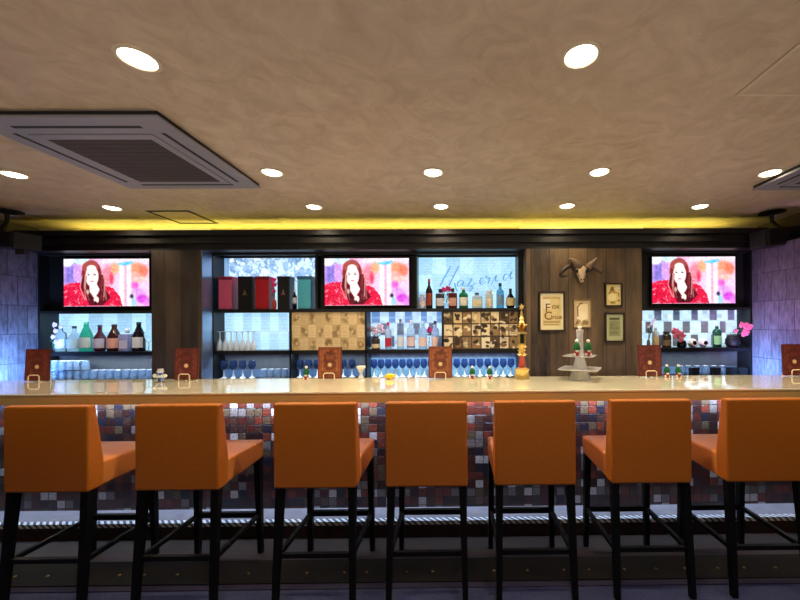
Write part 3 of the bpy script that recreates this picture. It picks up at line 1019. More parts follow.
def bottle(px, py, wpx, hpx, Y, col, tr, label, cat='bottle', shape='wine', lc=None, capc=(30, 28, 30), lband=(.12, .48), group=None, sq=False, zf=None):
    c = at(px, py, Y)
    z0 = zf if zf is not None else c.z
    sc = Y / F
    r, h = wpx * sc / 2, hpx * sc
    t = thing('bottle', label, cat, (c.x, Y, z0), group)
    P = {'wine': [(0.9, 0), (1, .02), (1, .56), (.92, .63), (.55, .72), (.34, .78), (.32, .93)],
         'sake': [(0.92, 0), (1, .02), (1, .44), (.9, .56), (.6, .72), (.36, .84), (.34, .94)],
         'spirit': [(.92, 0), (1, .03), (1, .62), (.88, .7), (.4, .77), (.36, .9)],
         'square': [(.94, 0), (1, .02), (1, .7), (.9, .76), (.36, .8), (.36, .9)],
         'jar': [(.94, 0), (1, .04), (1, .74), (.8, .82), (.62, .85), (.62, .9)],
         'round': [(.7, 0), (.95, .12), (1, .3), (.9, .5), (.5, .66), (.3, .74), (.28, .92)]}[shape]
    prof = [(a * r, b * h) for a, b in P]
    if sq or shape == 'square':
        MB().lathe(prof[:-2], c.x, Y, z0, sq=True).lathe(prof[-2:], c.x, Y, z0, 12).build('body', gl_mat(col, tr), t)
    else:
        MB().lathe(prof, c.x, Y, z0, 20).build('body', gl_mat(col, tr), t)
    cr = prof[-1][0] * 1.12
    MB().lathe([(cr, prof[-1][1] - .02 * h), (cr, h * .985), (cr * .85, h)], c.x, Y, z0, 12).build('cap', lab_mat(capc), t)
    if lc:
        rr = r * 1.015
        l0, l1 = lband
        if sq or shape == 'square':
            MB().box(c.x - r * .82, c.x + r * .82, Y - r - .0015, Y - r - .0003, z0 + l0 * h, z0 + l1 * h).build('label', lab_mat(lc), t)
        else:
            n = 14
            vs, fs = [], []
            for i in range(n + 1):
                a = -PI / 2 + (i / n - .5) * PI * .85
                for zz in (l0, l1):
                    vs.append((c.x + rr * math.cos(a), Y + rr * math.sin(a), z0 + zz * h))
                if i:
                    fs.append((2 * i - 2, 2 * i, 2 * i + 1, 2 * i - 1))
            MB().add(vs, fs, 0, True).build('label', lab_mat(lc), t)
    return t


YS = 3.84
g1 = 'bottles below the television by the blue page wall'
B1 = [(61, 8.5, 26, (205, 222, 240), .8, 'spirit', (225, 232, 245), (230, 235, 245), 'pale clear bottle with white cap beside the blossom sprig'),
      (74.5, 11.5, 25, (220, 232, 240), .85, 'round', (180, 205, 190), (40, 46, 60), 'clear round-shouldered bottle with dark stopper beside the tall green bottle'),
      (86.5, 10.5, 29, (60, 190, 150), .75, 'sake', (205, 224, 226), (90, 200, 170), 'tall bright green bottle with pale paper label'),
      (100, 11, 26, (88, 32, 50), .3, 'round', (190, 190, 214), (40, 44, 70), 'dark red round bottle between the green and brown bottles'),
      (114.5, 11.5, 26.5, (64, 26, 22), .2, 'sake', (224, 164, 150), (40, 20, 22), 'brown long-necked bottle with salmon pink label'),
      (127.5, 9.5, 22, (176, 168, 212), .5, 'square', (196, 190, 222), (240, 244, 250), 'square lavender bottle with white cap'),
      (139, 10.5, 28.5, (26, 20, 28), .1, 'sake', (214, 218, 226), (24, 26, 44), 'black long-necked bottle with white label beside the goblet')]
for px, w, h, col, tr, sh, lc, cc, lab in B1:
    bottle(px, 350, w, h, YS, col, tr, lab, shape=sh, lc=lc, capc=cc, group=g1, zf=R2B)
g2 = 'bottles below the script sign'
B2 = [(422.2, 7, 14, (236, 214, 226), .6, 'jar', (240, 226, 232), (250, 240, 244), 'small pale pink jar beside the red-topped dark bottle'),
      (429.2, 6.8, 29.5, (36, 16, 22), .1, 'wine', (150, 66, 44), (196, 34, 44), 'dark wine bottle with red top under the script sign'),
      (440.3, 8.6, 19.5, (62, 60, 76), .4, 'square', (206, 206, 212), (26, 22, 30), 'short square dark grey bottle under the first script letter'),
      (452.8, 8.6, 20, (92, 28, 24), .2, 'square', (206, 150, 130), (40, 22, 24), 'squat red-brown square bottle beside the pink flowers under the script'),
      (463.6, 9, 21, (28, 122, 74), .3, 'spirit', (236, 236, 224), (236, 240, 236), 'green bottle with white label and cap under the script'),
      (477, 10, 15.5, (226, 226, 214), .6, 'square', (232, 218, 178), (40, 46, 66), 'short clear square bottle with cream label'),
      (489.2, 7.6, 18, (238, 216, 190), .6, 'jar', (244, 226, 196), (240, 232, 226), 'peach tinted clear bottle beside the blue bottle'),
      (500.2, 7.6, 25, (110, 180, 220), .7, 'spirit', (126, 170, 206), (28, 40, 66), 'tall pale blue bottle with dark cap'),
      (510.5, 9.6, 19.5, (16, 16, 22), .05, 'round', (226, 206, 150), (16, 16, 20), 'round black bottle with cream oval label at the shelf end')]
for px, w, h, col, tr, sh, lc, cc, lab in B2:
    bottle(px, 308, w, h, YS, col, tr, lab, shape=sh, lc=lc, capc=cc, group=g2, zf=R1B, lband=(.12, .52))
g3 = 'bottles on the chequered centre shelf'
B3 = [(375.8, 8.6, 13, (70, 58, 50), .3, 'jar', (224, 206, 164), (40, 34, 36), 'squat jar with cream label below the pale pink blossoms'),
      (388.3, 6.4, 27, (205, 214, 232), .7, 'spirit', (196, 40, 62), (206, 40, 60), 'clear bottle with red label and red top'),
      (400.5, 7, 30, (206, 222, 240), .85, 'wine', (226, 232, 240), (120, 50, 96), 'tall clear bottle with plum cap, in front of the middle chequers'),
      (411, 8.2, 29, (214, 226, 240), .85, 'spirit', (238, 206, 206), (232, 214, 226), 'clear bottle with pale pink label and cap on chequered shelf'),
      (423, 8.4, 28, (204, 222, 240), .85, 'spirit', (240, 214, 206), (190, 214, 236), 'clear bottle with peach label and pale blue cap'),
      (435.3, 7.6, 28, (214, 214, 236), .85, 'spirit', (238, 206, 200), (74, 60, 96), 'clear bottle with salmon label behind the brown menu')]
for px, w, h, col, tr, sh, lc, cc, lab in B3:
    bottle(px, 349, w, h, YS, col, tr, lab, shape=sh, lc=lc, capc=cc, group=g3, zf=R2B, lband=(.1, .42))
g4 = 'bottles on the chequered flower shelf'
B4 = [(655.5, 6.4, 22, (206, 206, 200), .5, 'spirit', (190, 160, 110), (230, 232, 230), 'pale bottle with tan label behind the red-brown menu'),
      (666.5, 8.6, 16, (62, 44, 34), .2, 'jar', (120, 92, 62), (34, 28, 28), 'squat brown jar beside the pink potted flower'),
      (717, 7.8, 24, (40, 96, 66), .5, 'spirit', (120, 190, 110), (190, 214, 200), 'green bottle beside the two round white cups')]
for px, w, h, col, tr, sh, lc, cc, lab in B4:
    bottle(px, 347, w, h, YS, col, tr, lab, shape=sh, lc=lc, capc=cc, group=g4, zf=R2B)
bottle(294.8, 309, 4.2, 19, 3.80, (22, 20, 24), .05, 'slim black bottle between the black and teal gift boxes', shape='spirit', lc=(190, 190, 200), capc=(190, 190, 196), zf=R1B, lband=(.3, .6))

# gift boxes
bx = [(225.3, 13.4, (222, 96, 134), (150, 36, 66), None, 'rose pink tall gift box at the end of the row'),
      (245, 13.8, (8, 8, 9), (6, 6, 7), (150, 120, 84), 'black gift box with gold emblem between the pink and red boxes'),
      (262, 13.4, (176, 20, 34), (120, 12, 26), None, 'bright red tall gift box with studded edges'),
      (283.5, 12, (8, 8, 10), (8, 8, 12), (160, 110, 110), 'black gift box with pinkish emblem between red and teal'),
      (304.3, 13.6, (74, 170, 192), (34, 84, 120), None, 'teal tall gift box nearest the television')]
for px, w, fc, sc_, em, lab in bx:
    c = at(px, 309, 3.78)
    hw, hh = w * 3.78 / F / 2, 0.345
    z0 = R1B
    t = thing('gift_box', lab, 'box', (c.x, 3.84, z0), 'gift boxes beneath the flower panel')
    m1 = mat('box_card_%d' % px, fc, 0.4, noise=0.08, bscale=30, emit=fc, es=0.0)
    m2 = mat('box_side_%d' % px, sc_, 0.4, noise=0.08, bscale=30)
    b = MB().box(c.x - hw, c.x + hw, 3.782, 3.9, z0, z0 + hh - .03, 1).build('carton', [m1, m2], t)
    m = MB().box(c.x - hw + .004, c.x + hw - .004, 3.778, 3.782, z0 + .006, z0 + hh - .036)
    for k in range(9):
        zz = z0 + .02 + k * (hh - .07) / 8
        for s in (-1, 1):
            m.ball((c.x + s * (hw - .004), 3.779, zz), .004, 0, 1)
    m.build('front_face', m1, t)
    MB().box(c.x - hw - .002, c.x + hw + .002, 3.779, 3.903, z0 + hh - .03, z0 + hh, 0, None, .002).build('lid', [m2 if em is None else m1], t)
    if em:
        em_m = mat('emblem_%d' % px, em, 0.35, 0.7, noise=0.1)
        m = MB()
        cz = z0 + hh * .5
        m.add([(c.x - .022, 3.776, cz - .03), (c.x, 3.776, cz - .018), (c.x + .022, 3.776, cz - .03), (c.x, 3.776, cz + .04)], [(0, 1, 3), (1, 2, 3)])
        m.build('emblem', em_m, t)


# flowers
def bloom(m, c, r, k=9, mi=0):
    for i in range(k):
        a = i * 2.4
        q = .25 + .6 * (i / k)
        m.ball((c[0] + r * q * math.cos(a), c[1] + r * .5 * q * math.sin(a * 1.3), c[2] + r * q * math.sin(a) * .9), r * .42, mi, 1, (1, .7, 1), .12)


def flowers(label, blooms, basepx, basepy, Y, pm, vase=None, group=None, zf=None, leaves=3, dy=-.01, leafk=.55):
    b = at(basepx, basepy, Y)
    z0 = zf if zf is not None else b.z
    t = thing('flower_arrangement', label, 'flowers', (b.x, Y, z0), group)
    top = z0 + .006
    if vase:
        vr, vh, vm = vase
        MB().lathe([(vr * .75, 0), (vr, vh * .3), (vr * .95, vh * .7), (vr * .7, vh), (vr * .6, vh * .98), (vr * .6, vh * .3)], b.x, Y, z0, 18).build('vase', vm, t)
        top = z0 + vh * .8
    sm_ = MB()
    for px, py, r in blooms:
        c = at(px, py, Y + dy)
        sm_.tube([(b.x, Y, top), ((b.x + c.x) / 2 + .005, Y, (top + c.z) / 2 + .01), (c.x, Y + dy, c.z)], .0025, 6)
    for k in range(leaves):
        px, py, r = blooms[k % len(blooms)]
        c = at(px, py, Y)
        q = Vector((b.x + (c.x - b.x) * .6, Y, top + (c.z - top) * .55))
        s = (1 if k % 2 else -1) * min(1, max(.3, leafk))
        sm_.add([q, q + Vector((s * .02, -.006, .018)), q + Vector((s * .045, -.004, .012)), q + Vector((s * .022, .004, .0))], [(0, 1, 2, 3)])
    sm_.build('stems', leafm, t)
    for px, py, r in blooms:
        c = at(px, py, Y + dy)
        m = MB(); bloom(m, (c.x, c.y, c.z), r)
        m.build('blossom', pm, t)
    return t


flowers('white-pink blossom sprig at the end of the bottle shelf by the blue page wall', [(54.5, 325, .028), (55.5, 331, .026), (53, 337, .026), (55.5, 342, .022)], 52, 350, 3.775, palepink, (.018, .05, glass), 'sprays of flowers', R2B)
flowers('pale pink blossoms above the cream-labelled jar on chequered shelf', [(373, 329, .036), (380, 327, .04), (376, 332, .036), (383, 331, .026)], 375, 349, 3.905, palepink, (.02, .09, blackgloss), 'sprays of flowers', R2B)
flowers('single magenta blossom among the clear bottles on chequered shelf', [(429.5, 330, .036)], 429.3, 349, 3.905, magenta, (.014, .08, glass), 'sprays of flowers', R2B)
flowers('hot pink flowers between grey and red-brown bottles below the script sign', [(443.5, 290, .034), (447.5, 288.5, .032), (449.5, 290, .022)], 446.5, 308, 3.908, magenta, (.016, .08, glass), 'sprays of flowers', R1B)
flowers('hot pink flower between the red and black gift boxes', [(273, 280, .032), (273.8, 285, .03), (273.2, 291, .024)], 274.6, 309, 3.80, magenta, (.02, .1, redlacq), 'sprays of flowers', R1B)
flowers('salmon pink flowers in dark pot between brown jar and white cups', [(674.5, 331, .04), (679, 334, .045), (683, 336, .03), (675.5, 336, .03), (681, 340, .03)], 681.5, 347, 3.82, pinkp, (.05, .075, blackgloss), 'sprays of flowers', R2B, 3, -.07)
flowers('two pink roses leaning from a black vase at the page wall end', [(747.5, 327, .05), (745, 333, .045), (742, 325, .034), (736, 331, .024)], 733, 347, 3.835, pinkp, (.072, .12, blackmatte), 'sprays of flowers', R2B, 3, -.13, .3)
flowers('white flower sprigs behind the red-brown menu on the chequered shelf', [(651.5, 324, .022), (648.5, 327, .018), (654, 320.5, .02)], 648.5, 347, 3.895, palepink, (.018, .08, gl_mat((150, 150, 140), .5)), 'sprays of flowers', R2B)

# two round white cups lying on their side
for px, lab in ((694.3, 'round white cup showing dark mouth, beside the salmon flowers'), (705.3, 'round white cup showing dark mouth, beside the green bottle')):
    c = at(px, 347, 3.80)
    t = thing('round_cup', lab, 'cup', (c.x, 3.82, R2B), 'pair of white cups')
    M = Matrix.Translation((c.x, 3.79, R2B + .047)) @ Matrix.Rotation(PI / 2, 4, 'X')
    MB().lathe([(.022, .0), (.03, 0.0), (.046, -.03), (.046, -.055), (.03, -.08), (.001, -.082)], 0, 0, 0, 20, 0, True, M, cap=False).build('bowl', white, t)
    MB().lathe([(.001, -.002), (.023, -.002)], 0, 0, 0, 20, 0, True, M, cap=False).build('mouth', blackgloss, t)
    MB().tube([(c.x + .04, 3.83, R2B + .03), (c.x + .055, 3.83, R2B + .05), (c.x + .04, 3.83, R2B + .07)], .005, 8).build('cup_handle', white, t)


# glasses
def glass_proto(kind, name, label, loc, group, sc=1.0):
    t = thing(name, label, 'glass', loc, group)
    W = .0016
    if kind == 'tumbler_up':        # upturned tumbler
        pr = [(.036, 0), (.034, .03), (.030, .088), (.001, .092)]
        MB().lathe(pr, 0, 0, 0, 18, cap=False).build('bowl', icyclear, t, True)
        MB().lathe([(.001, .093), (.029, .093), (.029, .098), (.001, .0985)], 0, 0, 0, 18, cap=False).build('foot', icy, t, True)
    elif kind == 'flute_up':        # upturned champagne flute
        MB().lathe([(.027, 0), (.028, .03), (.021, .085), (.008, .115)], 0, 0, 0, 18, cap=False).build('bowl', icy, t, True)
        MB().lathe([(.008, .115), (.005, .13), (.005, .185), (.01, .192)], 0, 0, 0, 12, cap=False).build('stem', icy, t, True)
        MB().lathe([(.01, .192), (.0275, .196), (.0275, .2), (.001, .2)], 0, 0, 0, 18, cap=False).build('foot', icy, t, True)
    elif kind == 'wine':
        MB().lathe([(.001, 0), (.034, .001), (.032, .005), (.008, .012)], 0, 0, 0, 20, cap=False).build('foot', icy, t, True)
        MB().lathe([(.02, .004), (.009, .03), (.006, .07), (.01, .088)], 0, 0, 0, 12, cap=False).build('stem', icy, t, True)
        MB().lathe([(.008, .088), (.026, .1), (.036, .125), (.036, .15), (.029, .185)], 0, 0, 0, 20, cap=False).build('bowl', smoky, t, True)
    elif kind == 'goblet':
        MB().lathe([(.001, 0), (.03, .002), (.008, .012), (.006, .08), (.012, .09)], 0, 0, 0, 16, cap=False).build('stem', glass, t, True)
        MB().lathe([(.012, .09), (.034, .12), (.042, .175), (.038, .2)], 0, 0, 0, 18, cap=False).build('bowl', glass, t, True)
    return t


icy = mat('frosted_glass_edge', (235, 244, 252), 0.2, trans=0.25, ior=1.3, noise=0.03)
icyclear = mat('pressed_clear_glass', (176, 206, 238), 0.1, trans=0.7, ior=1.35, noise=0.06, bscale=90, bump=0.5)
smoky = mat('wine_glass_bowl', (70, 92, 140), 0.04, trans=0.9, ior=1.3, noise=0.02)


def glass_row(kind, name, spots, labf, group):
    p = None
    for i, (x, y, z) in enumerate(spots):
        lab = labf(i)
        if p is None:
            p = glass_proto(kind, name, lab, (x, y, z), group)
        else:
            dup(p, (x, y, z), lab)


def line_spots(px0, px1, n, Y, z):
    return [(X(px0 + (px1 - px0) * i / (n - 1), Y, 365), Y, z) for i in range(n)]


glass_row('flute_up', 'champagne_flute', line_spots(220, 254, 7, 3.795, R2B), lambda i: 'upturned champagne flute, %s from the blue post, on the white-lit shelf' % ORD[i], 'upturned champagne flutes')
glass_row('tumbler_up', 'tumbler_glass', line_spots(55, 150, 13, 3.84, R3B), lambda i: 'upturned tumbler, %s from the blue page wall, under the lit bottle shelf' % ORD[i], 'upturned tumblers under the bottle shelf')
glass_row('tumbler_up', 'tumbler_glass', line_spots(55, 86, 5, 3.84, R3B + .1), lambda i: 'tumbler stacked on the lower ones, %s from the blue page wall' % ORD[i], 'stacked tumblers under the bottle shelf')
glass_row('wine', 'wine_glass', line_spots(224, 252, 4, 3.83, R3B), lambda i: 'wine glass below the champagne flutes, %s from the blue post' % ORD[i], 'wine glasses below the flutes')
glass_row('tumbler_up', 'tumbler_glass', line_spots(264, 285, 4, 3.82, R3B), lambda i: 'upturned tumbler near the gold door divider, %s after the wine glasses' % ORD[i], 'upturned tumblers by the divider')
glass_row('wine', 'wine_glass', line_spots(300, 352, 7, 3.85, R3B), lambda i: 'wine glass beneath the gold page door, %s in its row' % ORD[i], 'wine glasses beneath the gold door')
glass_row('wine', 'wine_glass', line_spots(374, 431, 9, 3.85, R3B), lambda i: 'wine glass beneath the centre chequered shelf, %s in its row' % ORD[i], 'wine glasses beneath the chequered shelf')
glass_row('wine', 'wine_glass', line_spots(449, 511, 9, 3.85, R3B), lambda i: 'wine glass beneath the sepia collage door, %s in its row' % ORD[i], 'wine glasses beneath the sepia door')
glass_row('tumbler_up', 'tumbler_glass', line_spots(680, 722, 6, 3.85, R3B), lambda i: 'upturned tumbler below the flower shelf, %s past the gnome figurines' % ORD[i], 'upturned tumblers below the flower shelf')
glass_proto('goblet', 'goblet', 'stemmed clear goblet at the bottle shelf end by the dark wood panel', (X(149, 3.84), 3.84, R2B), 'goblet')
for px, k in ((694, 'nearest the gnomes'), (715.3, 'second past the gnomes'), (731.5, 'third past the gnomes'), (742.4, 'nearest the page wall')):
    c = at(px, 374, 3.79)
    t = thing('black_tray_box', 'small black open box below the flower shelf, ' + k, 'box', (c.x, 3.79, R3B), 'black boxes below the flower shelf')
    MB().box(c.x - .042, c.x + .042, 3.765, 3.815, R3B, R3B + .075, 0, None, .003).build('box_body', blackmatte, t)
    MB().box(c.x - .044, c.x + .044, 3.763, 3.817, R3B + .075, R3B + .083, 0, None, .002).build('rim', espresso, t)


# gnome figurines
def gnome_parts(t):
    MB().lathe([(.014, 0), (.018, .01), (.015, .03), (.011, .036)], 0, 0, 0, 14).build('body', redfelt, t, True)
    m = MB()
    m.ball((-.012, -.006, .008), .009, 0, 2, jitter=.05); m.ball((.012, -.006, .008), .009, 0, 2, jitter=.05)
    m.build('boots', fluff, t, True)
    m = MB(); m.ball((0, -.01, .03), .012, 0, 2, (1, .7, 1.1), .05); m.build('beard', fluff, t, True)
    MB().lathe([(.022, .036), (.023, .042), (.021, .06), (.014, .075), (.004, .084)], 0, 0, 0, 14).build('hat', green, t, True)
    m = MB(); m.ball((0, 0, .09), .011, 0, 2, jitter=.08); m.build('pompom', fluff, t, True)


cake_c = at(580, 378.2, 2.63)
tier2 = CT + .1745
gn = [((X(306, 2.72), 2.72, CT), 'tiny green-hatted gnome on the counter below the gold page door'),
      ((X(472, 2.70), 2.70, CT), 'tiny green-hatted gnome on the counter beside the brown menu, below sepia door'),
      ((X(489.5, 2.68), 2.68, CT), 'tiny green-hatted gnome on the counter near the golden tower'),
      ((X(666.5, 2.70), 2.70, CT), 'tiny green-hatted gnome beside the red-brown menu'),
      ((X(678, 2.70), 2.70, CT), 'tiny green-hatted gnome second from the red-brown menu'),
      ((X(576.5, 2.57), 2.57, None), 'tiny green-hatted gnome on the clear tiered stand, on the golden tower side'),
      ((X(588, 2.57), 2.57, None), 'tiny green-hatted gnome on the clear tiered stand, on the red menu side')]
g0 = None
for (x, y, z), lab in gn:
    zz = z if z is not None else tier2 + .0035
    if g0 is None:
        g0 = thing('gnome_figurine', lab, 'figurine', (x, y, zz), 'tiny gnome figurines')
        gnome_parts(g0)
    else:
        dup(g0, (x, y, zz), lab, 0, 1.15 if z is None else .95)

# tiered clear stand
cs = thing('tiered_stand', 'clear two-tier cake stand with pale column in front of the skull panel', 'cake stand', (cake_c.x, 2.63, CT))
x, y = cake_c.x, 2.63
MB().lathe([(.083, 0), (.08, .004), (.05, .072), (.046, .072), (.072, .006)], x, y, CT, 12, smooth=False).build('base', acrylic, cs)


def tier(half, z, rot):
    m = MB()
    M = Matrix.Translation((x, y, z)) @ Matrix.Rotation(rot, 4, 'Z')
    pts = []
    for i in range(8):
        r = half if i % 2 == 0 else half * .74
        a = i * PI / 4
        pts.append((r * math.cos(a), r * math.sin(a)))
    vs = [M @ Vector((a, b, 0.006)) for a, b in pts] + [M @ Vector((a * .97, b * .97, 0.0)) for a, b in pts]
    fs = [tuple(range(8)), tuple(range(15, 7, -1))] + [(i, i + 8, (i + 1) % 8 + 8, (i + 1) % 8) for i in range(8)]
    return m.add(vs, fs)


tier(.19, CT + .073, .3).build('lower_tier', acrylic, cs)
m = MB().lathe([(.052, .08), (.03, .165)], x, y, CT, 14, smooth=False)
m.build('riser', acrylic, cs)
tier(.142, CT + .168, .2).build('upper_tier', acrylic, cs)
MB().lathe([(.03, .175), (.026, .19), (.024, .33), (.028, .36), (.024, .362)], x, y, CT, 14).build('column', acrylic, cs)
m = MB(); m.ball((x, y, CT + .377), .015, 0, 2); m.build('finial', white, cs)

# golden tower ornament
c = at(522, 377.5, 2.68)
gt = thing('golden_tower', 'tall ornate golden tower ornament with star tip beside the sepia collage door', 'ornament', (c.x, 2.68, CT))
gx, gy = c.x, 2.68
MB().lathe([(.058, 0), (.056, .02), (.05, .05), (.054, .058), (.046, .068), (.04, .074)], gx, gy, CT, 8, smooth=False).lathe([(.052, .06), (.056, .07), (.03, .082)], gx, gy, CT, 20).build('base', gold, gt)
MB().lathe([(.02, .08), (.024, .1), (.02, .165), (.024, .17)], gx, gy, CT, 16).build('column', redlacq, gt)
m = MB()
m.lathe([(.02, .165), (.036, .175), (.026, .185), (.022, .2), (.034, .21), (.022, .216), (.03, .25), (.022, .262)], gx, gy, CT, 12)
for k in range(8):
    a = k * PI / 4
    m.ball((gx + .032 * math.cos(a), gy + .032 * math.sin(a), CT + .18), .008, 0, 1)
    m.ball((gx + .03 * math.cos(a), gy + .03 * math.sin(a), CT + .236), .009, 0, 1)
m.build('ornate_collar', gold, gt)
m = MB()
for sx in (-1, 1):
    for sy in (-1, 1):
        m.tube([(gx + sx * .022, gy + sy * .022, CT + .258), (gx + sx * .022, gy + sy * .022, CT + .332)], .006)
m.build('lantern_posts', gold, gt)
MB().lathe([(.014, .26), (.014, .33)], gx, gy, CT, 4, sq=True).build('lantern_core', blackmatte, gt)
MB().lathe([(.03, .33), (.04, .336), (.028, .344)], gx, gy, CT, 16).lathe([(.02, .344), (.026, .38), (.02, .4)], gx, gy, CT, 16).build('capital', gold, gt)
MB().lathe([(.02, .352), (.036, .368), (.04, .386), (.03, .4), (.02, .404)], gx, gy, CT, 16).build('crown', darkgold, gt)
m = MB().lathe([(.02, .4), (.024, .415), (.014, .43), (.02, .445), (.01, .46), (.014, .472), (.005, .5), (.004, .525)], gx, gy, CT, 12)
for k in range(6):
    a = k * PI / 3
    m.ball((gx + .034 * math.cos(a), gy + .034 * math.sin(a), CT + .398), .009, 0, 1)
m.build('spire', gold, gt)
m = MB()
vs = []
for k in range(10):
    r = .024 if k % 2 == 0 else .011
    a = PI / 2 + k * PI / 5
    vs.append((gx + r * math.cos(a), gy - .005, CT + .535 + r * math.sin(a)))
vs += [(p[0], gy + .005, p[2]) for p in vs]
m.add(vs, [tuple(range(10)), tuple(range(19, 9, -1))] + [(i, (i + 1) % 10, (i + 1) % 10 + 10, i + 10) for i in range(10)])
m.build('star', gold, gt)

# yellow dish
c = at(390, 376.5, 2.7)
yel = mat('lemon_yellow_glaze', (236, 200, 40), 0.35, noise=0.1)
yd = thing('lemon_dish', 'small yellow lemon-shaped dish beside the brown tooled menu', 'dish', (c.x, 2.7, CT))
m = MB(); m.ball((c.x, 2.7, CT + .022), .03, 0, 3, (1.25, .9, .72)); m.ball((c.x + .038, 2.7, CT + .026), .007, 0, 2); m.ball((c.x - .038, 2.7, CT + .02), .006, 0, 2)
m.build('lemon_body', yel, yd)
MB().lathe([(.016, 0), (.02, .004), (.014, .008)], c.x, 2.7, CT, 16).build('foot', yel, yd)
# clear ornaments
c = at(160.5, 379, 2.64)
go = thing('glass_snowman', 'clear glass snowman ornament beside the dark red menu', 'ornament', (c.x, 2.64, CT))
m = MB(); m.ball((c.x, 2.64, CT + .026), .026, 0, 3, (1.1, 1, .95)); m.ball((c.x, 2.64, CT + .062), .018, 0, 3); m.build('body', glass, go)
MB().lathe([(.024, .074), (.024, .078), (.018, .08), (.018, .096), (.001, .097)], c.x, 2.64, CT, 16).build('hat', acrylic, go)
m = MB()
for s in (-1, 1):
    m.ball((c.x + s * .036, 2.635, CT + .045), .014, 0, 2, (1.2, .7, 1))
m.build('arms', white, go)
c = at(361, 378, 2.71)
ho = thing('hourglass_holder', 'small white waisted candle holder between two brown menus', 'candle holder', (c.x, 2.71, CT))
MB().lathe([(.026, 0), (.024, .006), (.012, .03), (.01, .04), (.016, .055), (.028, .08)], c.x, 2.71, CT, 16).build('stem', acrylic, ho)
MB().lathe([(.03, .08), (.033, .084), (.033, .096), (.03, .098)], c.x, 2.71, CT, 16).build('cup', white, ho)
# pens
penm = mat('pen_black', (18, 18, 22), 0.3, noise=0.1)
t = thing('pen', 'black pen lying on the counter between golden tower and gnome', 'pen', (X(511, 2.73), 2.73, CT))
MB().tube([(X(506.5, 2.73), 2.735, CT + .005), (X(514, 2.73), 2.73, CT + .005)], .005).build('barrel', penm, t)
MB().tube([(X(514, 2.73), 2.73, CT + .005), (X(515.3, 2.73), 2.729, CT + .005)], [.0045, .001]).build('tip', chrome, t)

# ------------------------------------------------------------------ skull and pictures on the wood panel
YW = 3.6
sc0 = at(580.6, 271, 3.55)
sk = thing('horned_skull', 'pale four-horned ram skull hung high on the wood panel', 'skull', (sc0.x, 3.6, sc0.z - .12))
sx, sz = sc0.x, sc0.z


def rings(secs, n=14):
    """secs: (x, y, z, rx, ry) rings down the skull"""
    vs, fs = [], []
    for (cx, cy, cz, rx, ry) in secs:
        for i in range(n):
            a = 2 * PI * i / n
            vs.append((cx + rx * math.cos(a), cy + ry * math.sin(a), cz))
    for j in range(len(secs) - 1):
        for i in range(n):
            fs.append((j * n + i, j * n + (i + 1) % n, (j + 1) * n + (i + 1) % n, (j + 1) * n + i))
    fs.append(tuple(range(n))); fs.append(tuple((len(secs) - 1) * n + i for i in range(n))[::-1])
    return vs, fs


m = MB()
m.add(*rings([(sx, 3.56, sz + .055, .02, .02), (sx, 3.555, sz + .045, .045, .032), (sx, 3.55, sz + .02, .06, .04), (sx, 3.545, sz - .005, .058, .042), (sx + .002, 3.54, sz - .03, .044, .038), (sx + .003, 3.535, sz - .055, .034, .032), (sx + .004, 3.53, sz - .085, .027, .027), (sx + .004, 3.53, sz - .105, .022, .022), (sx + .004, 3.535, sz - .115, .01, .012)]), 0, True)
m.ball((sx, 3.575, sz + .02), .035, 0, 2)
sko = m.build('cranium', bone, sk)
m = MB()
for s in (-1, 1):
    m.ball((sx + s * .046, 3.522, sz - .006), .017, 0, 2, (1, .7, 1.1))
    m.ball((sx + .004 + s * .012, 3.506, sz - .088), .007, 0, 2, (.8, .6, 1.6))
m.build('eye_sockets', blackmatte, sko)


def horn(pxs, r0, mm, name='horn'):
    pts = smooth_path([(a, b) for a, b, _ in pxs], 6)
    ys = smooth_path([(d, 0) for _, _, d in pxs], 6)
    P = [at(p[0], p[1], q[0]) for p, q in zip(pts, ys)]
    n = len(P)
    m = MB()
    m.tube(P, [r0 * (1 - .85 * (i / (n - 1)) ** 1.3) * (1 + .06 * math.sin(i * 2.2)) for i in range(n)], 10)
    m.build(name, mm, sk)


horn([(579, 267, 3.55), (576, 263.5, 3.53), (572.5, 260.5, 3.51), (568.5, 258.8, 3.5)], .044, hornm)
horn([(588, 267, 3.55), (591.5, 264, 3.53), (594.5, 261, 3.51), (597, 257.5, 3.5)], .038, hornm)
horn([(576, 270, 3.56), (571.5, 266, 3.54), (566.5, 267.5, 3.51), (562, 271.5, 3.49), (560.3, 275, 3.49), (564, 276.6, 3.5), (569, 274.5, 3.51)], .026, darkhorn)
horn([(588, 271, 3.56), (592.5, 268.5, 3.54), (597, 270, 3.51), (601, 273, 3.5), (604, 270.5, 3.49)], .024, darkhorn)
MB().box(sx - .02, sx + .02, 3.575, 3.5995, sz - .01, sz + .03).build('hanger', blackmatte, sk)


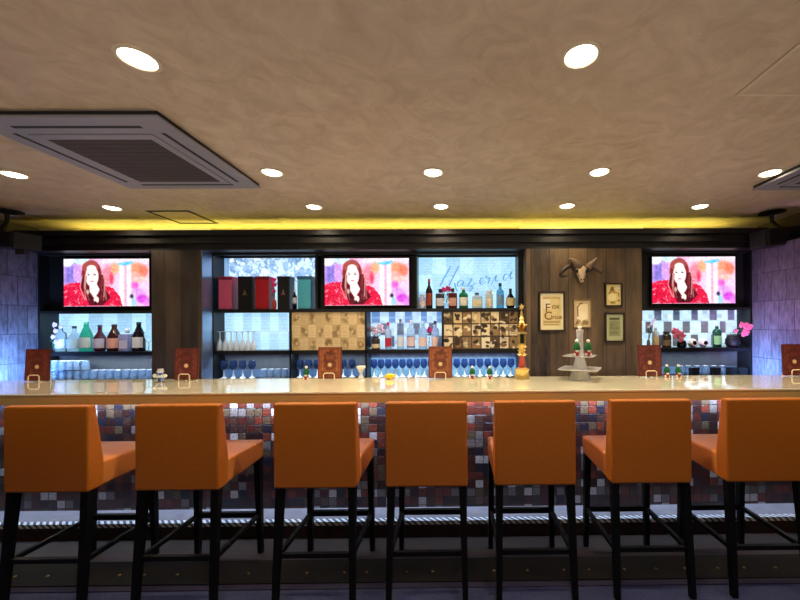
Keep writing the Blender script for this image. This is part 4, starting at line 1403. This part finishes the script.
def poster(w, h, kind):
    if kind == 'circus':
        im = Img(w, h, (240, 228, 180))
        im.rect(.1, .12, .9, .9, (226, 204, 140)); im.rect(.13, .13, .42, .42, (240, 226, 200), .9)
        im.rect(.12, .1, .88, .16, (196, 166, 96), .8)
        im.rect(.12, .76, .86, .8, (150, 118, 62), .6); im.rect(.12, .84, .8, .87, (150, 118, 62), .6)
    elif kind == 'tent':
        im = Img(w, h, (206, 182, 132))
        im.rect(.2, .16, .84, .72, (238, 222, 176)); im.ell(.5, .62, .3, .2, (244, 232, 190))
        im.line([(.24, .6), (.22, .28), (.36, .16), (.5, .14)], .045, (110, 82, 48), .8)
        im.ell(.68, .84, .22, .1, (120, 92, 58), .7); im.ell(.28, .8, .14, .08, (170, 134, 84), .8); im.rect(0, 0, 1, .06, (120, 92, 60), .6)
        for k in range(10):
            im.ell(RNG.uniform(.1, .9), RNG.uniform(.7, .97), .05, .025, random.choice([(96, 70, 40), (236, 220, 170)]), .7)
    elif kind == 'yellow':
        im = Img(w, h, (236, 216, 140))
        im.poly([(.18, .46), (.34, .12), (.48, .1), (.6, .36), (.9, .42), (.9, .7), (.8, .42), (.4, .4), (.2, .5)], (140, 110, 44))
        im.rect(.62, .1, .95, .24, (244, 236, 206)); im.ell(.42, .38, .14, .08, (200, 170, 90)); im.ell(.4, .62, .28, .2, (248, 234, 168))
        im.ell(.45, .88, .2, .05, (150, 116, 50), .8); im.ell(.86, .78, .08, .06, (120, 92, 44), .7)
        im.rect(0, .8, 1, .82, (180, 150, 80), .5)
    else:
        im = Img(w, h, (176, 180, 134))
        im.rect(.14, .1, .84, .84, (148, 152, 104)); im.rect(.2, .14, .78, .2, (50, 54, 36))
        for k in range(13):
            yy = .27 + k * .042
            im.rect(.2, yy, .8 - random.uniform(0, .1), yy + .018, (84, 90, 58), .8)
        im.ell(.32, .42, .1, .12, (110, 116, 76), .6)
    im.noise(5)
    return im


framem = mat('dark_frame_wood', (34, 22, 18), 0.4, noise=0.3)
ragged = mat('pale_canvas_edge', (150, 126, 88), 0.7, noise=0.2)
for x0, x1, y0, y1, kind, lab, fw, fm in ((538.8, 565.2, 291.5, 331.5, 'circus', 'cream circus poster in black frame, largest picture on the wood panel', .017, framem),
                                         (573.8, 591, 299, 327.5, 'tent', 'small unframed tan picture hanging behind the tiered stand column', .004, ragged),
                                         (605, 622.5, 283, 306.5, 'yellow', 'small yellow picture in dark frame beside the skull', .014, framem),
                                         (605.2, 624.8, 312.8, 342, 'green', 'green-grey printed notice in dark frame, lowest on the wood panel', .014, framem)):
    a, b = at(x0, (y0 + y1) / 2, 3.58), at(x1, (y0 + y1) / 2, 3.58)
    zt, zb = Z((x0 + x1) / 2, y0, 3.58), Z((x0 + x1) / 2, y1, 3.58)
    t = thing('framed_picture', lab, 'picture', ((a.x + b.x) / 2, 3.6, zb), 'pictures on the wood panel')
    m = MB()
    m.box(a.x, b.x, 3.575, 3.5995, zt - fw, zt).box(a.x, b.x, 3.575, 3.5995, zb, zb + fw).box(a.x, a.x + fw, 3.575, 3.5995, zb + fw, zt - fw).box(b.x - fw, b.x, 3.575, 3.5995, zb + fw, zt - fw)
    m.build('frame', fm, t)
    MB().box(a.x + fw, b.x - fw, 3.588, 3.5995, zb + fw, zt - fw).build('backing', blackmatte, t)
    pr = poster(44, 66, kind).mesh('print', (a.x + fw, 3.5875, zt - fw), (b.x - a.x - 2 * fw, 0, 0), (0, 0, zb - zt + 2 * fw), printm, t)
    if kind == 'circus':
        W_, H_ = b.x - a.x - 2 * fw, zt - zb - 2 * fw
        ink = mat('brown_ink', (120, 84, 34), 0.7, noise=0.1)
        for txt, u, v, s in (('F', .2, .5, .115), ('ox', .5, .42, .072), ('C', .16, .72, .115), ('ircus', .46, .70, .058)):
            cu = bpy.data.curves.new('lettering', 'FONT')
            cu.body = txt; cu.size = s; cu.extrude = 0.0; cu.offset = 0.0012
            tmp = bpy.data.objects.new('lettering_source', cu)
            C.objects.link(tmp)
            bpy.context.view_layer.update()
            me = bpy.data.meshes.new_from_object(tmp.evaluated_get(bpy.context.evaluated_depsgraph_get()))
            bpy.data.objects.remove(tmp)
            me.materials.clear(); me.materials.append(ink)
            o = bpy.data.objects.new('lettering', me); C.objects.link(o)
            o.parent = pr
            px_, pz_ = a.x + fw + u * W_, zt - fw - v * H_
            o.rotation_euler = (PI / 2, 0, 0)
            o.location = Vector((px_, 3.5865, pz_)) - t.location

# ------------------------------------------------------------------ ceiling fittings
warm_lens = mat('glowing_downlight_lens', (255, 240, 214), 0.4, emit=(255, 238, 205), es=16.0)
ringm = mat('downlight_ring', (206, 190, 166), 0.35, noise=0.05)
dl = []
for px, py in ((138, 58), (581, 55)):
    dl.append((px, py, 'large near downlight beside the grey air conditioner' if px < 300 else 'large near downlight overhead, away from the air conditioner'))
nm = ['behind the big air conditioner by the page wall', 'beside the air conditioner corner', 'third along the middle row, above the bar centre', 'fourth along the middle row', 'beside the partly seen air conditioner']
for (px, py), k in zip(((14, 174), (272, 172), (433, 172), (599.5, 171.5), (770, 172.5)), nm):
    dl.append((px, py, 'middle-row ceiling downlight, ' + k))
nm = ['nearest the left speaker', 'after the two square hatches', 'third along, over the script sign', 'above the skull panel', 'nearest the right speaker']
for (px, py), k in zip(((112, 207.5), (314, 206.5), (441, 206), (567, 205.5), (700, 206)), nm):
    dl.append((px, py, 'small far-row downlight by the cornice, ' + k))


def ceil_pt(px, py, h=H):
    d = ROT @ Vector(((px - PX) / F, -(py - PY) / F, -1))
    return CAMLOC + d * ((h - CAMLOC.z) / d.z)


def spot(name, loc, energy, col, size=120, blend=0.6, parent=None, rad=.05, target=None):
    l = bpy.data.lights.new(name, 'SPOT')
    l.energy = energy; l.color = col; l.spot_size = math.radians(size); l.spot_blend = blend; l.shadow_soft_size = rad
    o = bpy.data.objects.new(name, l); C.objects.link(o)
    o.location = loc
    if target is not None:
        o.rotation_euler = (Vector(target) - Vector(loc)).to_track_quat('-Z', 'Y').to_euler()
    return o


def area(name, loc, sx_, sy_, energy, col, target=None, rot=None, spread=180):
    l = bpy.data.lights.new(name, 'AREA')
    l.shape = 'RECTANGLE'; l.size = sx_; l.size_y = sy_; l.spread = math.radians(spread); l.energy = energy; l.color = col
    o = bpy.data.objects.new(name, l); C.objects.link(o)
    o.location = loc
    if target is not None:
        o.rotation_euler = (Vector(target) - Vector(loc)).to_track_quat('-Z', 'Y').to_euler()
    if rot is not None:
        o.rotation_euler = rot
    return o


d0 = None
for i, (px, py, lab) in enumerate(dl):
    p = ceil_pt(px, py)
    if d0 is None:
        d0 = thing('downlight', lab, 'ceiling light', (p.x, p.y, H), 'round ceiling downlights')
        MB().lathe([(.082, -.001), (.08, -.007), (.066, -.009), (.06, -.003), (.06, -.0008)], 0, 0, 0, 28, cap=False).build('ring', ringm, d0, True)
        MB().lathe([(.001, -.018), (.03, -.016), (.05, -.011), (.061, -.0035)], 0, 0, 0, 28, cap=False).build('lens', warm_lens, d0, True)
    else:
        dup(d0, (p.x, p.y, H), lab)
    e = (48 if i < 2 else (56 if i < 7 else 20))
    spot('downlight_beam', (p.x, p.y, H - .03), e, (1, .82, .58), 125, .5)


def cassette(x0, x1, y0, y1, label):
    z = H
    t = thing('air_conditioner', label, 'air conditioner', ((x0 + x1) / 2, (y0 + y1) / 2, H), 'ceiling air conditioners')
    D = .035
    cxx, cyy = (x0 + x1) / 2, (y0 + y1) / 2
    MB().box(x0, x1, y0, y1, z - D, z - D + .014, 0, None, .005).build('panel', acm, t)
    MB().box(x0 + .006, x1 - .006, y0 + .006, y1 - .006, z - D + .0141, z - .0005).build('shadow_collar', acline, t)  # dark collar, its colour standing for the shade above the panel
    w, d = x1 - x0, y1 - y0
    gx0, gx1, gy0, gy1 = x0 + .21 * w, x1 - .21 * w, y0 + .22 * d, y1 - .16 * d
    MB().box(gx0 - .05, gx1 + .05, gy0 - .05, gy1 + .05, z - D - .006, z - D, 0, None, .002).build('grille_frame', acm, t)
    m = MB().box(gx0, gx1, gy0, gy1, z - D - .008, z - D - .006)
    for k in range(1, 12):
        yy = gy0 + (gy1 - gy0) * k / 12
        m.box(gx0, gx1, yy - .002, yy + .002, z - D - .0095, z - D - .008)
    m.build('intake_grille', acdark, t)
    for a in ((x0 + .16 * w, x1 - .16 * w, y0 + .085 * d, y0 + .105 * d), (x0 + .16 * w, x1 - .16 * w, y1 - .095 * d, y1 - .075 * d),
              (x0 + .085 * w, x0 + .105 * w, y0 + .16 * d, y1 - .14 * d), (x1 - .105 * w, x1 - .085 * w, y0 + .16 * d, y1 - .14 * d)):
        MB().box(a[0], a[1], a[2], a[3], z - D - .002, z - D + .001).build('louver', acline, t)
    return t


p1, p2 = ceil_pt(158, 116, H - .03), ceil_pt(260, 188, H - .03)
p3 = ceil_pt(132, 189, H - .03)
cassette(p3.x, (p1.x + p2.x) / 2, p1.y, p2.y, 'large grey square air conditioner in the ceiling near two downlights')
q = ceil_pt(752, 190, H - .03)
cassette(q.x, q.x + .95, q.y - .95, q.y, 'partly seen ceiling air conditioner beside the end downlight, near the purple page wall')


def hatch(x0, x1, y0, y1, label, fm, pm, fw=.02, t_=.006):
    t = thing('access_hatch', label, 'ceiling hatch', ((x0 + x1) / 2, (y0 + y1) / 2, H), 'ceiling access hatches')
    z0, z1 = H - t_, H - .0004
    MB().box(x0, x1, y0, y0 + fw, z0, z1).box(x0, x1, y1 - fw, y1, z0, z1).box(x0, x0 + fw, y0 + fw, y1 - fw, z0, z1).box(x1 - fw, x1, y0 + fw, y1 - fw, z0, z1).build('frame', fm, t)
    MB().box(x0 + fw, x1 - fw, y0 + fw, y1 - fw, H - t_ * .5, z1).build('hatch_panel', pm, t)


a, b = ceil_pt(145, 210.5), ceil_pt(213, 223)
b2 = ceil_pt(190, 211)
hatch(a.x, b2.x, a.y, a.y + .44, 'small square ceiling hatch with thin black frame by the cornice', blackmatte, ceilm, .028)
a, b = ceil_pt(213, 210), ceil_pt(262, 210)
hatch(a.x, b.x, a.y, a.y + .44, 'small square ceiling hatch with pale frame beside the black framed one', ringm, ceilm, .012, .004)
q = ceil_pt(735, 95)
hatch(q.x, q.x + .5, q.y - .5, q.y, 'square ceiling hatch with pale metal frame nearest the camera', ringm, ceilm, .018)

# speakers
def speaker(center, half, rotz, mount, label, capside):
    t = thing('speaker', label, 'speaker', (mount[0], mount[1], H), 'black hanging speakers')
    M = Matrix.Translation(center) @ Matrix.Rotation(rotz, 4, 'Z') @ Matrix.Rotation(math.radians(6 * capside), 4, 'Y')
    hx, hy, hz = half
    m = MB(); m.box(-hx, hx, -hy, hy, -hz, hz, 0, M, .018); m.build('cabinet', blackmatte, t)
    m = MB(); m.box(-hx * .92, hx * .92, -hy - .006, -hy + .002, -hz * .85, hz * .85, 0, M, .004); m.build('grille', black, t)
    m = MB(); s = capside
    m.box(min(s * hx, s * (hx + .012)), max(s * hx, s * (hx + .012)), -hy * .95, hy * .95, -hz * .95, hz * .95, 0, M, .004); m.build('end_cap', blackmatte, t)
    top = M @ Vector(((mount[0] - center[0]), 0, hz))
    MB().lathe([(.11, -.001), (.11, -.012), (.05, -.026), (.02, -.03)], mount[0], mount[1], H, 24).build('ceiling_plate', blackmatte, t)
    MB().tube([(mount[0], mount[1], H - .02), (mount[0], mount[1], H - .1), tuple(top + Vector((0, 0, -.01)))], .018).build('stem', blackmatte, t)
    return t


acdarkgrey = mat('dark_grey_plastic', (40, 40, 48), 0.4, noise=0.1)
spl = speaker((X(12, 3.3), 3.3, Z(20, 241, 3.3)), (.27, .09, .07), math.radians(-20), (X(8, 3.45), 3.45), 'black speaker hung from ceiling over the blue page wall', 1)
m = MB(); q = at(22, 252, 3.24); m.box(q.x - .04, q.x + .04, 3.22, 3.27, q.z - .025, q.z + .03, 0, None, .005); m.build('bracket_clamp', acdarkgrey, spl)
speaker((X(784, 3.45), 3.45, Z(775, 237, 3.45)), (.26, .09, .085), math.radians(3), (X(769, 3.6), 3.56), 'black speaker hung from ceiling over the purple page wall', -1)

# ------------------------------------------------------------------ lights
YEL = (1.0, .86, .16)
area('cove_glow', (-.6, 4.035, 2.385), 7.2, .03, 24, YEL, rot=(PI, 0, 0))
area('counter_led', (-.6, 2.655, 1.016), 7.2, .015, 175, (.55, .72, 1.0), rot=(math.radians(66), 0, 0))
area('bar_fill', (-.6, 3.25, .95), 6, .2, 7, (.9, .8, .95), rot=(PI, 0, 0))  # unseen lamp added behind the counter to lift the far ceiling
# shelf LED strips: tucked behind the front lip of each board
for x0, x1, z, e in ((-4.27, -3.04, R2T, 2.4), (-4.27, -3.04, R3T, 9), (-2.48, v1, R1T, 4.5), (v2, .64, R1T, 2.6), (-2.48, d1, R2T, 3),
                     (d2, d3, R2T, 1.4), (-2.48, d1, R3T, 5), (d1, d2, R3T, 6), (d2, d3, R3T, 9), (d3, .64, R3T, 9), (1.9, 3.09, R2T, 3.0), (1.9, 3.09, R3T, 5)):
    area('shelf_led', ((x0 + x1) / 2, 3.772, z + .014), x1 - x0 - .04, .012, e, (.6, .78, 1.0), rot=(math.radians(-14), 0, 0))
# page walls: added fill lamps, blue low like the shelf glow, purple above
area('blue_wall_fill', (-4.0, 3.35, .96), .15, .4, 18, (.18, .42, 1.0), target=(-4.3, 3.5, 1.15), spread=110)
area('purple_wall_fill', (-3.5, 3.1, 1.0), .2, .3, .9, (.55, .36, .9), target=(-4.3, 3.4, 1.8), spread=80)
area('purple_wall_fill', (2.3, 3.1, 1.0), .2, .3, 5.5, (.75, .36, 1.0), target=(3.12, 3.5, 1.5), spread=80)
area('blue_wall_fill', (2.8, 3.55, .96), .15, .3, 9, (.18, .42, 1.0), target=(3.12, 3.6, 1.12), spread=110)
for x in (-3.05, 2.3):
    spot('row_fill_beam', (x, 1.47, H - .03), 14 if x < 0 else 34, (1, .82, .58), 125, .5)  # unseen beams added along the near row to brighten the seats
# the rest of the room behind the camera, and added fill lamps
for x in (-2.4, 0, 2.4):
    spot('room_downlight', (x, -.3, H - .03), 8, (1, .8, .55), 130, .6)
area('room_fill', (1.4, -2.4, 1.9), 4, .8, 14, (1, .82, .56), target=(1.2, 2, 1.2))  # broad unseen fill, added to light the chair backs
for x in (-2.8, -.2, 2.6):
    spot('ceiling_fill', (x, -.9, 1.3), 75, (1, .84, .64), 84, .9, rad=.15, target=(x * .9, 1.5, 2.8))  # unseen spots added to brighten the ceiling
area('floor_blue_fill', (-.4, .2, 2.3), 6, .4, 34, (.3, .45, 1.0), rot=(0, 0, 0), spread=92)  # unseen blue lamp added to brighten the carpet

# everything standing on a shelf or the counter rests a hair above it; televisions hang a hair off their recess
for o in list(C.objects):
    if o.parent is None and o.type == 'EMPTY' and 'category' in o and o['category'] not in ('cabinet', 'bar counter', 'chair', 'light', 'picture', 'skull'):
        if o['category'] == 'television':
            o.location.y -= .0015
        elif o.location.y > 2.5 and .9 < o.location.z < 1.8:
            o.location.z += .0012
w = bpy.data.worlds.new('world'); bpy.context.scene.world = w
w.use_nodes = True
w.node_tree.nodes['Background'].inputs['Color'].default_value = (.02, .02, .03, 1)
w.node_tree.nodes['Background'].inputs['Strength'].default_value = .3

sc = bpy.context.scene
sc.view_settings.view_transform = 'Standard'
sc.view_settings.look = 'None'
sc.view_settings.exposure = 0.0
sc.view_settings.gamma = 1.0
sc.cycles.use_denoising = True
sc.cycles.max_bounces = 10
sc.cycles.transparent_max_bounces = 12
sc.cycles.sample_clamp_indirect = 6
sc.cycles.caustics_reflective = False
sc.cycles.caustics_refractive = False
